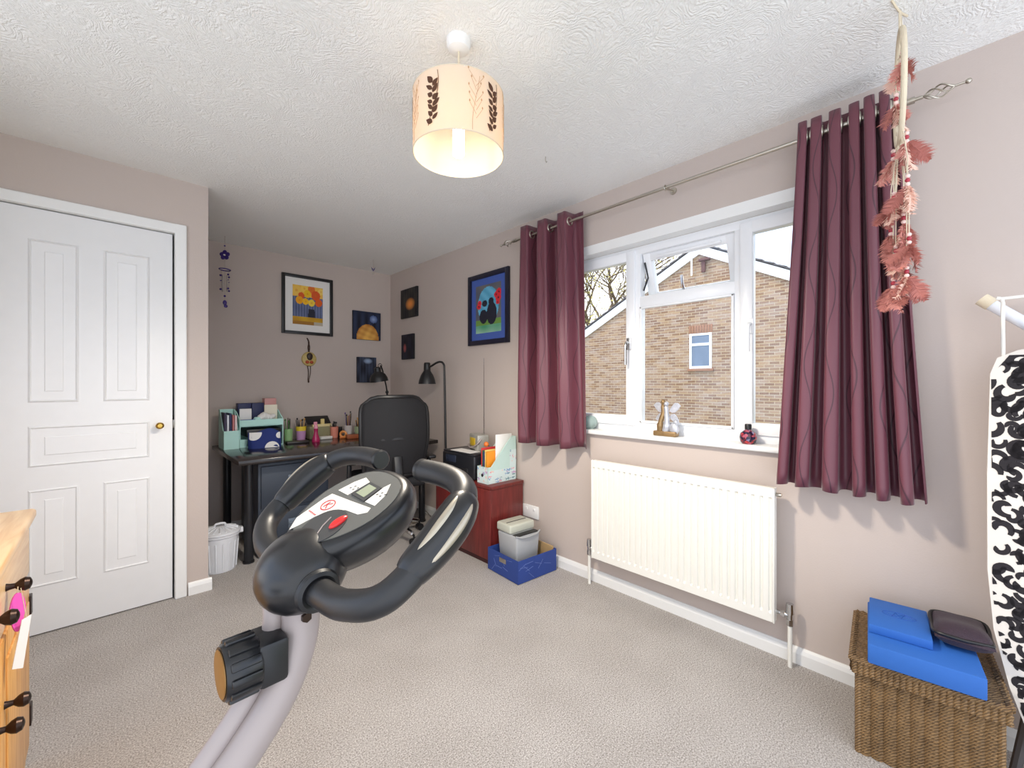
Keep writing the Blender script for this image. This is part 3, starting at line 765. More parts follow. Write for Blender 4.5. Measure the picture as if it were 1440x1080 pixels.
# ---------------------------------------------------------------- desk corner
DKZ = .695
dk = thing('desk', 'black-brown desk along the back wall with round metal legs', 'desk', (1.303, 3.49, 0))
B().box((-.728, -.46, DKZ-.03), (.728, .46, DKZ), .004).obj('tabletop', M['desk'], dk)
for x, y in ((-.64, -.30), (-.64, .40), (.63, -.36), (.63, .40)):
    B().cyl((x, y, 0), (x, y, DKZ-.03), .027, seg=20).cyl((x, y, .0), (x, y, .012), .033, seg=20).obj('leg', M['blackmetal'], dk)
fc = thing('filing_cabinet', 'dark blue-grey steel filing cabinet under the desk', 'cabinet', (.95, 3.45, 0))
B().box((-.23, -.245, .01), (.23, .245, .635), .005).obj('body', M['filing'], fc)
for z0, z1 in ((.03, .31), (.33, .615)):
    d = B().box((-.215, -.262, z0), (.215, -.243, z1), .005).obj('drawer', M['filing'], fc)
    zc = z1-.11
    B().box((-.05, -.268, zc-.03), (.05, -.26, zc+.035), .003).box((-.045, -.276, zc-.002), (.045, -.262, zc+.012), .003).obj('handle', mat('handle_steel', C(104, 114, 126), .4, .3), d)
# bin
bn = thing('waste_bin', 'white plastic dustbin with ribbed lid beside the desk leg', 'bin', (.508, 3.20, 0))
prof = [(0, .002), (.083, .002), (.086, .01), (.100, .215), (.108, .22), (.108, .235), (.102, .235)]
B().lathe(prof, seg=40).obj('body', M['bin'], bn)
for k in range(16):
    a = 2*pi*k/16
    B().tube([(.0865*cos(a), .0865*sin(a), .015), (.0985*cos(a), .0985*sin(a), .185)], .004, 6).obj('rib', M['bin'], bn)
lid = B().lathe([(.110, .232), (.113, .238), (.111, .246), (.095, .254), (.05, .268), (0, .272)], seg=40).obj('lid', M['bin'], bn)
for k in range(18):
    a = 2*pi*k/18; B().tube([(.035*cos(a), .035*sin(a), .273), (.098*cos(a), .098*sin(a), .255)], .0035, 6).obj('lid_rib', M['bin'], lid)
B().tube(spl([(-.03, 0, .268), (-.022, 0, .288), (.022, 0, .288), (.03, 0, .268)], 6), .006, 8).obj('lid_handle', M['bin'], lid)
for s_ in (-1, 1): B().box((s_*.112-.012, -.02, .212), (s_*.112+.012, .02, .245), .005).obj('clip', M['bin'], bn)

# office chair
oc = thing('office_chair', 'black mesh-back office chair pulled up to the desk', 'chair', (1.53, 2.97, 0), radians(-14))
def backP(u, v):
    wv = lerp(.20, .235, min(1, v*2.2)) if v < .75 else .235-.03*((v-.75)/.25)**2
    x = (u-.5)*2*wv; z = .52+v*.56
    c = .45 - .0
    y = -.26-.05*sin(pi*min(1, v*1.05))*.8-.02*v+.06*(abs(u-.5)*2)**2
    e = abs(u-.5)*2
    if v > .88: z -= .05*e**6*(v-.88)/.12
    return x, y, z
b = B()
b.grid(lambda u, v: backP(u, v), 16, 20)
o = b.obj('backrest', M['mesh'], oc); md = o.modifiers.new('t', 'SOLIDIFY'); md.thickness = .022; md.offset = 0
rim = [backP(0, k/14) for k in range(15)]+[backP(k/10, 1) for k in range(1, 10)]+[backP(1, 1-k/14) for k in range(15)]+[backP(1-k/10, 0) for k in range(1, 10)]
B().tube(rim, .016, 8, closed=True).obj('back_frame', M['black'], oc)
B().tube([(x_, backP(.5+x_/.5, .45)[1]+.008, .78+.01*cos(x_*9)) for x_ in (-.19, -.1, 0, .1, .19)], [.012, .02, .024, .02, .012], 10).obj('lumbar_bar', M['black'], oc)
B().tube(spl([(0, -.30, .66), (0, -.33, .52), (0, -.26, .42), (0, -.05, .40)], 6), .022, 8, flat=1.6).obj('back_stem', M['black'], oc)
B().box((-.235, -.24, .42), (.235, .25, .50), .035, 4).obj('seat', M['mesh'], oc)
for s_ in (-1, 1):
    B().tube(spl([(s_*.22, -.12, .42), (s_*.285, -.12, .46), (s_*.29, -.12, .58), (s_*.285, -.10, .615)], 6), .016, 8).obj('arm_post', M['black'], oc)
    B().box((s_*.285-.03, -.22, .612), (s_*.285+.03, .05, .638), .011, 3).obj('arm_pad', M['black'], oc)
B().cyl((0, 0, .10), (0, 0, .30), .03).cyl((0, 0, .28), (0, 0, .43), .018).obj('gas_lift', M['chrome'], oc)
for k in range(5):
    a = 2*pi*k/5+.2; c, s_ = cos(a), sin(a)
    B().tube(spl([(0.02*c, .02*s_, .115), (.15*c, .15*s_, .11), (.27*c, .27*s_, .075)], 5), [.022]*5+[.018]*5+[.012], 8).obj('base_leg', M['chrome'], oc)
    px_, py_ = .275*c, .275*s_
    B().cyl((px_-s_*.022, py_+c*.022, .027), (px_+s_*.022, py_-c*.022, .027), .026, seg=14).cyl((px_, py_, .03), (px_, py_, .075), .007, seg=8).obj('castor', M['black'], oc)

# desk things: root positions on the desk top
def on_desk(name, label, cat, x, y, rot=0, group=None): return thing(name, label, cat, (x, y, DKZ), rot, group)
mh = on_desk('magazine_holder', 'mint magazine holder at the left end of the desk', 'magazine holder', .645, 3.72)
def mag_holder(root, w_, d_, h0, h1, m, th=.004):
    """front low h0 facing -Y, back high h1"""
    B().box((-w_/2, -d_/2, 0), (w_/2, -d_/2+th, h0), .001).obj('front', m, root, smooth=0)
    B().box((-w_/2, d_/2-th, 0), (w_/2, d_/2, h1), .001).obj('back', m, root, smooth=0)
    B().box((-w_/2+.001, -d_/2+th, 0), (w_/2-.001, d_/2-th, th)).obj('base', m, root, smooth=0)
    for s_ in (-1, 1):
        x = s_*(w_/2-th/2)-th/2
        B().prism([(x, -d_/2+.0002, 0), (x, d_/2-.0002, 0), (x, d_/2-.0002, h1-.0005), (x, d_/2-.05, h1-.0005), (x, -d_/2+.03, h0+.0), (x, -d_/2+.0002, h0-.0005)], (th, 0, 0)).obj('side', m, root, smooth=0)
mag_holder(mh, .095, .2, .135, .285, M['mint'])
bkc = [C(60, 50, 80), C(228, 232, 240), C(40, 46, 90), C(196, 120, 120), C(236, 214, 214)]
for k in range(5):
    x = .645-.034+k*.0165
    tag(B().box((-.006, -.07, 0), (.006, .09, random.uniform(.24, .265)), .001).obj('notebook', mat('notebook_%d' % k, bkc[k], .6), loc=(x, 3.715, DKZ+.0045)),
        ['dark plum notebook, first from the left in the mint holder', 'white notebook, second from the left in the mint holder', 'navy notebook in the middle of the mint holder', 'rose notebook, second from the right in the mint holder', 'blush notebook at the right of the mint holder'][k], 'book', 'notebooks in the mint holder')
og = on_desk('desk_organiser', 'mint desk organiser with shelves beside the magazine holder', 'organiser', .85, 3.78)
for s_ in (-1, 1):
    B().prism([(s_*.145-.003, -.12, 0), (s_*.145-.003, .12, 0), (s_*.145-.003, .12, .27), (s_*.145-.003, .02, .27), (s_*.145-.003, -.12, .205)], (.006, 0, 0)).obj('side', M['mint'], og, smooth=0)
B().box((-.142, -.12, .155), (.142, .12, .161)).obj('shelf', M['mint'], og, smooth=0)
B().box((-.142, -.125, .16), (.142, -.119, .205)).obj('tray_front', M['mint'], og, smooth=0)
B().box((-.142, .114, 0), (.142, .12, .27)).obj('back', M['mint'], og, smooth=0)
B().box((-.142, -.12, 0), (.142, .114, .005)).obj('base', M['mint'], og, smooth=0)
B().box((-.142, -.118, .004), (-.10, -.113, .06)).obj('lower_front', M['mint'], og, smooth=0)
B().box((-.10, -.11, .075), (.135, .10, .13), .003).obj('drawer_contents', M['black'], og)
def small(name, label, cat, lo, hi, m, x, y, z, rot=0, bev=.003, group=None):
    o = B().box(lo, hi, bev).obj(name, m, loc=(x, y, z)); o.rotation_euler = (0, 0, rot); return tag(o, label, cat, group)
oz = DKZ+.161
small('gift_box', 'small navy box, left one on top of the mint organiser', 'box', (-.045, -.04, 0), (.045, .04, .165), M['navy'], .764, 3.845, oz)
small('gift_box', 'small navy box, right one on top of the mint organiser', 'box', (-.042, -.04, 0), (.042, .04, .165), M['navy'], .855, 3.845, oz)
small('pink_box', 'dusty pink box at the back of the mint organiser', 'box', (-.042, -.04, 0), (.042, .04, .2), M['pinkbox'], .944, 3.845, oz, .0)
small('card_stack', 'white cards standing left in the mint organiser tray', 'cards', (-.04, -.006, 0), (.04, .006, .125), M['paper'], .76, 3.76, oz)
small('card_stack', 'cream card leaning before the pink box', 'cards', (-.05, -.005, 0), (.044, .005, .15), mat('cream_card', C(236, 228, 208), .7), .944, 3.787, oz)
tag(B().tube(spl([(-.05, 0, .03), (-.02, -.01, .055), (.02, .0, .04), (.06, .01, .06)], 5), [.022, .026, .03, .028, .03, .034, .03, .026, .03, .026, .03, .026, .022, .02, .016, .012], 10).obj('crumpled_tissue', M['paper'], loc=(.895, 3.72, oz+.01)), 'crumpled white tissue in the mint organiser tray', 'tissue')
tag(B().lathe([(0, 0), (.03, 0), (.034, .02), (.03, .045), (.02, .06), (0, .06)]).obj('small_jar', M['mint'], loc=(.83, 3.71, oz)), 'small mint jar in the organiser tray', 'jar')
small('blue_pad', 'bright blue pad lying on the organiser tray edge', 'pad', (-.05, -.02, 0), (.05, .02, .045), mat('bright_blue', C(30, 90, 180), .5), .76, 3.69, oz)
# navy pouch with white circles
pc = on_desk('fabric_pouch', 'navy fabric pouch with white circles in front of the organiser', 'pouch', .845, 3.56, radians(-10))
M['pouch'] = mat('navy_fabric', C(34, 52, 120), .8, bump=.3, bscale=500)
def pw(u, v):
    x = (u-.5)*.215; th = .032*(1-v)**.6+.006; top = .122+.012*cos((u-.5)*4)-.012*sin(u*7)
    return x, -th*(1-(2*u-1)**6), v*top
pb = B().grid(pw, 20, 10); pb.grid(lambda u, v: (pw(1-u, v)[0], -pw(1-u, v)[1]*.6, pw(1-u, v)[2]), 20, 10)
pb.obj('body', M['pouch'], pc, smooth=80)
def disc_on(cx, cz, r, th0=.0015):
    pts = []
    for k in range(20):
        a = 2*pi*k/20; x = cx+r*cos(a); z = cz+r*sin(a)
        x = max(-.1, min(.1, x)); z = max(.003, min(.118, z)); u = x/.215+.5; v = z/.125
        p = pw(u, v); pts.append((x, p[1]-th0-.002, z))
    c = (sum(p[0] for p in pts)/20, sum(p[1] for p in pts)/20-.002, sum(p[2] for p in pts)/20)
    b = B(); cv = b.bm.verts.new(c); vv = [b.bm.verts.new(p) for p in pts]
    for k in range(20): b.bm.faces.new((cv, vv[k], vv[(k+1) % 20]))
    b.obj('circle_patch', M['paper'], pc, smooth=80)
disc_on(.045, .0, .048); disc_on(-.075, .115, .055); disc_on(.095, .09, .024)

def pens(root, n, r, z0, hmin, hmax, cols, seed):
    random.seed(seed)
    for k in range(n):
        a = random.uniform(0, 2*pi); q = r*random.uniform(.2, .8); h_ = random.uniform(hmin, hmax); tl = random.uniform(.2, .7)
        p0 = Vector((q*.4*cos(a), q*.4*sin(a), .008)); p1 = Vector((q*cos(a)*(1+tl), q*sin(a)*(1+tl), h_))
        c = cols[k % len(cols)]
        b = B().tube([p0, lerp(p0, p1, .8), p1], [.0035, .0035, .0025], 6)
        if k % 2: b.ball(p1, .007, 8, (1, 1, 1.4))
        b.obj('brush', c, root)
M['darkpen'] = mat('dark_pen', C(40, 34, 34), .4); M['woodpen'] = mat('wooden_pen', C(196, 150, 90), .5); M['greenpen'] = mat('green_pen', C(90, 130, 70), .5)
def pot(name, label, x, y, r0, r1, h_, m, n, cols, seed, pmin, pmax, band=None, cat='pot'):
    t = on_desk(name, label, cat, x, y)
    B().lathe([(0, 0), (r0, 0), (r1, h_), (r1-.003, h_), (r0-.002, .006), (0, .006)]).obj('body', m, t)
    if band: B().lathe([(lerp(r0, r1, .68)+.0008, h_*.68), (r1+.0012, h_+.001), (r1-.002, h_+.001)]).obj('band', band, t)
    pens(t, n, r1, h_, pmin, pmax, cols, seed); return t
pot('green_pen_pot', 'pale green pen pot right of the mint organiser', 1.075, 3.80, .030, .032, .105, mat('pale_green', C(150, 190, 130), .5), 5, [M['darkpen'], M['greenpen']], 1, .14, .20)
pot('brush_pot', 'lilac pot with yellow rim holding make-up brushes', 1.185, 3.84, .033, .040, .115, mat('lilac', C(200, 150, 196), .5), 8, [M['darkpen'], M['woodpen'], M['darkpen']], 2, .15, .19, mat('yellow_rim', C(236, 206, 60), .5))
wk = on_desk('woven_box', 'grey-green woven box with open black lid on the desk', 'box', 1.345, 3.87)
M['weave'] = mat('woven_fabric', C(150, 146, 112), .8, var=.45, vscale=160, bump=.5, bscale=180)
B().box((-.095, -.05, 0), (.095, .05, .105), .004).obj('body', M['weave'], wk)
ld = B().box((-.10, 0, -.004), (.10, .10, .004), .002).obj('lid', M['black'], wk); ld.location = (0, .0, .125); ld.rotation_euler = (radians(38), 0, 0)
B().box((-.07, -.05, .1), (.09, -.02, .125), .004).obj('cream_packets', mat('cream_tube', C(230, 214, 160), .5), wk)
B().box((.0, -.045, .12), (.03, -.025, .17), .004).obj('cream_tube', mat('cream_tube2', C(232, 210, 140), .5), wk)
sb = on_desk('spray_bottle', 'magenta spray bottle with pink pump standing on the desk', 'bottle', 1.232, 3.62)
B().lathe([(0, 0), (.030, 0), (.032, .008), (.028, .03), (.016, .07), (.015, .09), (.017, .105), (.012, .112), (0, .112)]).obj('body', mat('magenta_liquid', C(176, 40, 92), .15, var=.1), sb)
B().lathe([(0, .11), (.016, .11), (.014, .13), (.008, .145), (0, .145)]).box((-.018, -.006, .14), (.01, .006, .165), .003).obj('pump', mat('pink_pump', C(228, 150, 172), .4), sb)
pot('pink_pen_pot', 'salmon pink pot with black pens on the desk', 1.45, 3.80, .030, .034, .098, mat('salmon', C(222, 140, 120), .5), 9, [M['darkpen']], 3, .11, .145)
pot('white_cup', 'white cup of tall brushes near the chair', 1.60, 3.86, .034, .04, .095, mat('white_cup', C(214, 206, 204), .4), 8, [M['woodpen'], M['darkpen'], mat('violet_pen', C(110, 90, 140), .5)], 4, .16, .22)
pot('glass_jar', 'green glass jar with dark brushes beside the chair back', 1.655, 3.78, .027, .03, .088, mat('jar_glass', C(150, 164, 130), .15), 8, [M['darkpen'], M['woodpen']], 5, .11, .16)
pot('blue_cup', 'blue cup of pens half hidden by the chair back', 1.75, 3.80, .03, .033, .085, mat('blue_cup', C(40, 66, 120), .4), 6, [M['darkpen'], mat('blue_pen', C(50, 90, 170), .4)], 6, .12, .17)
tag(B().lathe([(0, 0), (.02, 0), (.021, .05), (.017, .055), (.023, .058), (.023, .085), (0, .087)]).obj('dark_jar', M['black'], loc=(1.53, 3.88, DKZ)), 'small black lidded jar between the pink and white pots', 'jar')
tp = on_desk('tape_roll', 'orange tape roll in front of the black jar', 'tape', 1.49, 3.70)
B().torus((0, 0, .034), .024, .010, (-.6, -.8, 0), 24, 8).obj('roll', mat('orange_tape', C(226, 150, 80), .4), tp); B().box((-.03, -.01, 0), (.03, .012, .012), .003).obj('stand', mat('orange_stand', C(214, 120, 60), .4), tp)
small('brown_box', 'low orange-brown tin on the desk by the tape', 'tin', (-.055, -.03, 0), (.055, .03, .034), mat('rust_tin', C(156, 84, 50), .5), 1.55, 3.64, DKZ, -.1)
small('notebook', 'black notebook with white page edges lying before the brush pot', 'book', (-.08, -.05, 0), (.08, .05, .016), M['darkpen'], 1.10, 3.66, DKZ, -.1)
small('paper_pad', 'white pad lying before the woven box', 'pad', (-.05, -.03, 0), (.05, .03, .022), M['paper'], 1.36, 3.765, DKZ, .05)

# desk lamp and floor lamp
dl = on_desk('desk_lamp', 'black desk lamp with domed shade on the far end of the desk', 'lamp', 1.90, 3.72)
B().lathe([(0, 0), (.08, 0), (.08, .012), (.03, .022), (0, .024)]).obj('base', M['black'], dl)
B().tube([(0, 0, .02), (.02, .0, .28), (.0, -.03, .40)], .009, 8).tube([(.02, .02, .05), (.035, .02, .27)], .004, 6).obj('arm', M['black'], dl)
B().tube(spl([(0, -.03, .40), (-.02, -.05, .46), (-.07, -.08, .60), (-.1, -.10, .645)], 5), .007, 8).ball((0, -.03, .40), .016, 10).obj('upper_arm', M['black'], dl)
tl = Matrix.Translation((-.115, -.10, .50)) @ Matrix.Rotation(radians(-8), 4, 'Y')
M['lampin'] = mat('lamp_inner_white', C(226, 228, 232), .4)
B().lathe([(.083, 0), (.079, .03), (.062, .065), (.034, .085), (.03, .09), (.03, .125), (.012, .135), (0, .135)], mtx=tl, seg=36).obj('shade', M['black'], dl)
B().lathe([(.0815, .001), (.076, .03), (.06, .06), (.03, .08), (0, .085)], mtx=tl, seg=36).obj('reflector', M['lampin'], dl)
B().torus((-.105, -.10, .645), .018, .003, (0, 1, 0), 14, 6).obj('loop_handle', M['black'], dl)
fp = thing('floor_lamp', 'black floor lamp with bell shade and bent neck behind the cabinet', 'lamp', (1.95, 2.80, 0))
B().lathe([(0, 0), (.10, 0), (.10, .012), (.03, .02), (0, .02)], seg=36).obj('base', M['black'], fp)
B().tube([(0, 0, .015), (0, 0, .6)]+spl([(0, .01, 1.0), (0, .02, 1.28), (0, .035, 1.335), (0, .08, 1.352), (0, .14, 1.345), (0, .20, 1.325), (0, .235, 1.315)], 6), .0085, 10).obj('pole', M['black'], fp)
tl = Matrix.Translation((0, .275, 1.172))
B().lathe([(.073, 0), (.068, .03), (.052, .075), (.033, .105), (.028, .118), (.029, .12), (.028, .17), (.022, .182), (0, .184)], mtx=tl, seg=36).obj('shade', M['black'], fp)
B().lathe([(.0715, .001), (.066, .03), (.05, .073), (.03, .1), (0, .11)], mtx=tl, seg=36).obj('reflector', M['lampin'], fp)

# ---------------------------------------------------------------- mahogany cabinet and what stands on it
cb = thing('low_cabinet', 'dark red mahogany low cabinet against the window wall', 'cabinet', (1.925, 2.363, 0))
B().box((-.135, -.31, .0), (.148, .31, .485), .002).obj('carcass', M['red_wood'], cb)
B().box((-.15, -.317, .485), (.15, .317, .507), .003).obj('top', M['red_wood'], cb)
for y0, y1 in ((-.312, -.002), (.002, .312)): 
    d = B().box((-.152, y0, .03), (-.136, y1, .483), .002).obj('door', M['red_wood'], cb)
B().box((-.145, -.312, .0), (-.13, .312, .028), .002).obj('plinth', mat('dark_plinth', C(60, 24, 24), .5), cb)
hh = thing('heart_tag', 'pale wooden heart hanging on the mahogany cabinet front', 'tag', (1.768, 2.30, .255))
pts = []
for k in range(24):
    a = 2*pi*k/24; pts.append((0, .0034*16*sin(a)**3*.8, .0034*(13*cos(a)-5*cos(2*a)-2*cos(3*a)-cos(4*a))))
B().prism(pts, (-.006, 0, 0)).obj('heart', mat('pale_wood', C(216, 178, 116), .6, var=.1), hh, smooth=0)
B().tube([(-.003, 0, .03), (.0, 0, .09)], .0015, 5).obj('loop', M['cord'], hh)
pr = thing('printer', 'black printer on the mahogany cabinet', 'printer', (1.93, 2.44, .507))
B().box((-.13, -.19, .004), (.13, .19, .168), .012, 3).obj('body', mat('printer_black', C(30, 31, 36), .35), pr)
B().box((-.125, -.185, .166), (.125, .185, .181), .006).obj('lid', mat('printer_lid', C(38, 38, 42), .3), pr)
B().box((-.134, -.12, .02), (-.125, .13, .075), .003).obj('paper_slot', M['black'], pr)
B().box((-.134, .02, .10), (-.126, .14, .15), .003).obj('control_panel', mat('panel_dark', C(44, 50, 66), .25), pr)
tag(B().box((-.05, -.13, 0), (.05, .10, .002)).obj('paper_sheet', M['paper'], loc=(1.86, 2.44, .6885), smooth=0), 'sheet of paper lying on the printer lid', 'paper')
ro = thing('radio', 'small silver radio with yellow panel on the printer', 'radio', (1.965, 2.40, .689), radians(-18))
B().box((-.045, -.085, 0), (.045, .085, .115), .008, 3).obj('body', mat('radio_silver', C(176, 174, 166), .35, .3), ro)
B().box((-.049, -.04, .03), (-.044, .06, .09), .004).obj('dial_panel', mat('yellow_panel', C(206, 172, 40), .35), ro)
B().tube(spl([(-.02, .095, .06), (-.05, .09, .03), (-.062, 0, .022), (-.05, -.09, .055), (-.02, -.095, .09)], 6), .006, 8).obj('handle', M['silver'], ro)
B().tube([(.03, -.02, .11), (.03, -.02, .40), (.03, -.018, .67)], [.0028, .002, .0014], 6).ball((.03, -.018, .67), .003, 6).obj('aerial', M['chrome'], ro)
mf = thing('magazine_file', 'pale floral magazine file holding books on the cabinet', 'magazine file', (1.933, 2.165, .507), radians(-90))
def floral(u, v, s=0):
    random.seed(1)
    return None
mag_holder(mf, .108, .262, .112, .30, mat('aqua_card', C(196, 222, 214), .6))
def floralfn(seed, dens, h_):
    rnd = random.Random(seed); fl_ = [(rnd.random(), rnd.random(), rnd.uniform(.05, .12), rnd.choice((C(120, 160, 200), C(226, 160, 170), C(150, 186, 206), C(190, 140, 190), C(236, 190, 170), C(100, 140, 150))), rnd.uniform(0, 6)) for _ in range(dens)]
    def f(u, v):
        for cx, cy, r, c, a in fl_:
            dx, dy = u-cx, (v-cy); th = math.atan2(dy, dx); d = sqrt(dx*dx+dy*dy)
            if d < r*(.6+.4*cos(5*th+a)): return c
        return C(212, 228, 226)
    return f
painted('floral_print', .106, .108, 30, 30, floralfn(3, 16, 1), M['attr'], mf, ((-.053, -.1318, .002), (1, 0, 0), (0, 0, 1)))
painted('floral_print', .255, .085, 60, 22, floralfn(9, 22, 1), M['attr'], mf, ((.0545, -.128, .002), (0, 1, 0), (0, 0, 1)))
painted('floral_print', .06, .12, 16, 30, floralfn(12, 8, 1), M['attr'], mf, ((.0545, .069, .09), (0, 1, 0), (0, 0, 1)))
B().lathe([(0, 0), (.011, 0), (.011, .001), (0, .001)], mtx=Matrix.Translation((0, -.1325, .055)) @ Matrix.Rotation(pi/2, 4, 'X'), seg=20).obj('finger_hole', M['black'], mf)
bks = [(-.042, .006, .225, C(206, 60, 60), 'red book, nearest the printer in the floral file'), (-.030, .008, .21, C(58, 90, 70), 'dark green book in the floral file'), (-.017, .010, .20, C(40, 60, 120), 'blue book in the floral file'), (-.003, .009, .215, C(226, 196, 110), 'straw-yellow book in the floral file'), (.012, .012, .205, C(236, 150, 40), 'orange covered book nearest the curtain in the floral file')]
for x, th, h_, c, lb in bks:
    o = B().box((-th/2, -.105, 0), (th/2, .10, h_), .001).obj('book', mat('bookcover', c, .5), loc=(1.933, 2.165-x, .512)); o.rotation_euler = (0, 0, radians(-90)); tag(o, lb, 'book', 'books in the floral magazine file')
o = B().box((-.002, -.05, 0), (.002, .10, .315), .0005).obj('paper_sheet', M['paper'], loc=(1.945, 2.138, .512)); o.rotation_euler = (0, 0, radians(-90)); tag(o, 'white card standing tallest in the floral file', 'paper')
tag(B().ball((0, 0, 0), .018, 12).obj('orange_ball', mat('orange_toy', C(222, 120, 50), .5), loc=(1.875, 2.212, .757)), 'small orange ball resting on the red book', 'ball')

# ---------------------------------------------------------------- blue box, shredder, socket, cables
bb = thing('storage_box', 'open navy cardboard box on the carpet by the cabinet', 'box', (1.885, 1.875, 0), radians(-4))
M['bluebox'] = mat('blue_board', C(40, 66, 138), .6, var=.12, vscale=12); M['kraft'] = mat('kraft_board', C(190, 158, 112), .8)
hx, hy, hz = .158, .148, .138
def ywall(y0, y1, m, name): return B().box((-hx, y0, .003), (hx, y1, hz), .001).obj(name, m, bb, smooth=0)
ywall(-hy, -hy+.004, M['bluebox'], 'side'); ywall(hy-.004, hy, M['bluebox'], 'side')
for x0, x1 in ((-hx-.0005, -hx+.004), (hx-.004, hx+.0005)): B().box((x0, -hy+.0002, .003), (x1, hy-.0002, hz-.0004), .001).obj('end', M['bluebox'], bb, smooth=0)
B().box((-hx+.004, -hy+.004, .003), (hx-.004, hy-.004, .006)).obj('base', M['bluebox'], bb, smooth=0)
B().box((hx-.012, -hy+.02, .02), (hx-.0045, hy-.02, hz+.01), .001).obj('inner_flap', M['kraft'], bb, smooth=0)
B().box((-hx-.002, -.035, .085), (-hx, .03, .112), .003).obj('hand_hole', M['nickel'], bb)
random.seed(3)
for k in range(9):
    x = random.uniform(-.13, .12); z = random.uniform(.03, .11); a = random.uniform(-1, 1)
    B().box((-.03, -.0006, -.0008), (.03, .0006, .0008), 0, 2, Matrix.Translation((x, -hy-.0004, z)) @ Matrix.Rotation(a, 4, 'Y')).obj('print_line', mat('pale_line', C(110, 130, 190), .6), bb, smooth=0)
for k in range(7):
    y = random.uniform(-.12, .12); z = random.uniform(.02, .12); a = random.uniform(-1.2, 1.2)
    B().box((-.0006, -.025, -.0008), (.0006, .025, .0008), 0, 2, Matrix.Translation((-hx-.001, y, z)) @ Matrix.Rotation(a, 4, 'X')).obj('print_line', mat('pale_line', C(110, 130, 190), .6), bb, smooth=0)
sd = thing('paper_shredder', 'grey paper shredder standing in the navy box', 'shredder', (1.885, 1.905, .0065), radians(-4))
M['greyp'] = mat('grey_plastic', C(176, 178, 180), .45); M['greyl'] = mat('light_grey_green', C(196, 198, 184), .45)
def shp(z, k): return [(sx*(.098*k), sy*(.095*k), z) for sx, sy in ((-1, -1), (1, -1), (1, 1), (-1, 1))]
b = B(); lo = [b.bm.verts.new(p) for p in shp(0, .86)]; hi = [b.bm.verts.new(p) for p in shp(.235, 1)]
b.bm.faces.new(lo[::-1]); b.bm.faces.new(hi)
for k in range(4): b.bm.faces.new((lo[k], lo[(k+1) % 4], hi[(k+1) % 4], hi[k]))
bmesh.ops.bevel(b.bm, geom=b.bm.edges[:], offset=.012, segments=3, profile=.5, affect='EDGES'); b.obj('bin', M['greyp'], sd)
B().box((-.102, -.04, .236), (.102, .10, .29), .012, 3).obj('head', M['greyl'], sd)
B().box((-.08, .02, .2885), (.08, .028, .2915), .001).obj('feed_slot', M['black'], sd)
B().box((-.09, -.092, .2325), (.09, -.045, .2365), .001).obj('bin_mouth', M['black'], sd)
B().tube(spl([(-.1, -.09, .238), (-.05, -.102, .225), (.05, -.102, .225), (.1, -.09, .238)], 6), .005, 8).obj('bin_lip', M['greyp'], sd)
so = thing('wall_socket', 'white double wall socket above the skirting behind the shredder', 'socket', (XW, 1.99, .30))
B().box((-.012, -.073, -.043), (-.0005, .073, .043), .004).obj('plate', M['white'], so)
for y in (-.035, .035): B().box((-.016, y-.008, .01), (-.011, y+.008, .028), .002).obj('switch', M['white'], so)
for k, (m_, lb) in enumerate(((M['black'], 'black'), (M['cord'], 'cream'), (mat('grey_cable', C(120, 116, 112), .6), 'grey'))):
    random.seed(k+20); cxx = (1.755, 1.85, 2.01)[k]; p = [Vector((cxx+random.uniform(-.035, .035), 3.30+random.uniform(-.2, .25), .006+random.uniform(0, .05))) for _ in range(9)]; p[0].z = .006; p[-1].z = .006
    tag(B().tube(spl(p, 6), .005, 6).obj('cable', m_), lb+' tangled cable on the floor under the desk', 'cable', 'cables under the desk')
small('power_adapter', 'black power strip among the cables under the desk', 'power strip', (-.12, -.03, 0), (.12, .03, .04), M['black'], 1.60, 3.62, 0, .2, .008)

# ---------------------------------------------------------------- things on the sill
tag(B().ball((0, 0, .040), .044, 24, (1, 1, .95)).lathe([(0, .0), (.022, 0), (.026, .006), (.02, .01)]).obj('glass_ball', mat('pale_green_glass', C(190, 212, 206), .08, trans=.5), loc=(2.125, 1.525, SZ)), 'pale green glass ball on the window sill by the left curtain', 'ball')
fg = thing('fairy_figurine', 'silver and bronze winged figurine on the window sill', 'figurine', (2.112, 1.035, SZ), radians(-90))
M['bronze'] = mat('aged_bronze', C(150, 122, 84), .35, .5, var=.4, vscale=50); M['pewter'] = mat('silver_white', C(196, 198, 206), .3, .4, var=.35, vscale=60)
B().box((-.062, -.022, 0), (.062, .022, .026), .006, 3).obj('base', M['bronze'], fg)
B().tube(spl([(-.03, 0, .02), (-.026, -.008, .07), (-.014, 0, .12), (-.016, 0, .155), (-.01, 0, .17)], 5), [.018]*5+[.013]*5+[.012]*5+[.011]*5+[.009], 8).ball((-.012, -.004, .178), .014, 10).obj('left_figure', M['bronze'], fg)
B().tube(spl([(.0, .0, .02), (.008, -.004, .07), (.004, 0, .12), (.0, 0, .155)], 5), [.02]*5+[.014]*5+[.012]*5+[.01], 8).ball((.004, -.004, .168), .013, 10).obj('right_figure', M['pewter'], fg)
for s_, x0 in ((-1, -.014), (1, .014)):
    for z0, L_, a in ((.13, .06, .5), (.10, .05, -.3)):
        pts = [(x0, .008, z0)]+[(x0+s_*L_*t, .010, z0+L_*(a*t+.5*sin(pi*t))) for t in (.25, .5, .75, 1)]+[(x0+s_*L_*t, .010, z0+L_*(a*t-.35*sin(pi*t))) for t in (.75, .5, .25)]
        B().prism(pts, (0, .004, 0)).obj('wing', M['pewter'], fg)
B().ball((.045, 0, .04), .026, 12, (1, .7, 1.3)).ball((.055, 0, .075), .015, 10).obj('side_flower', M['pewter'], fg)
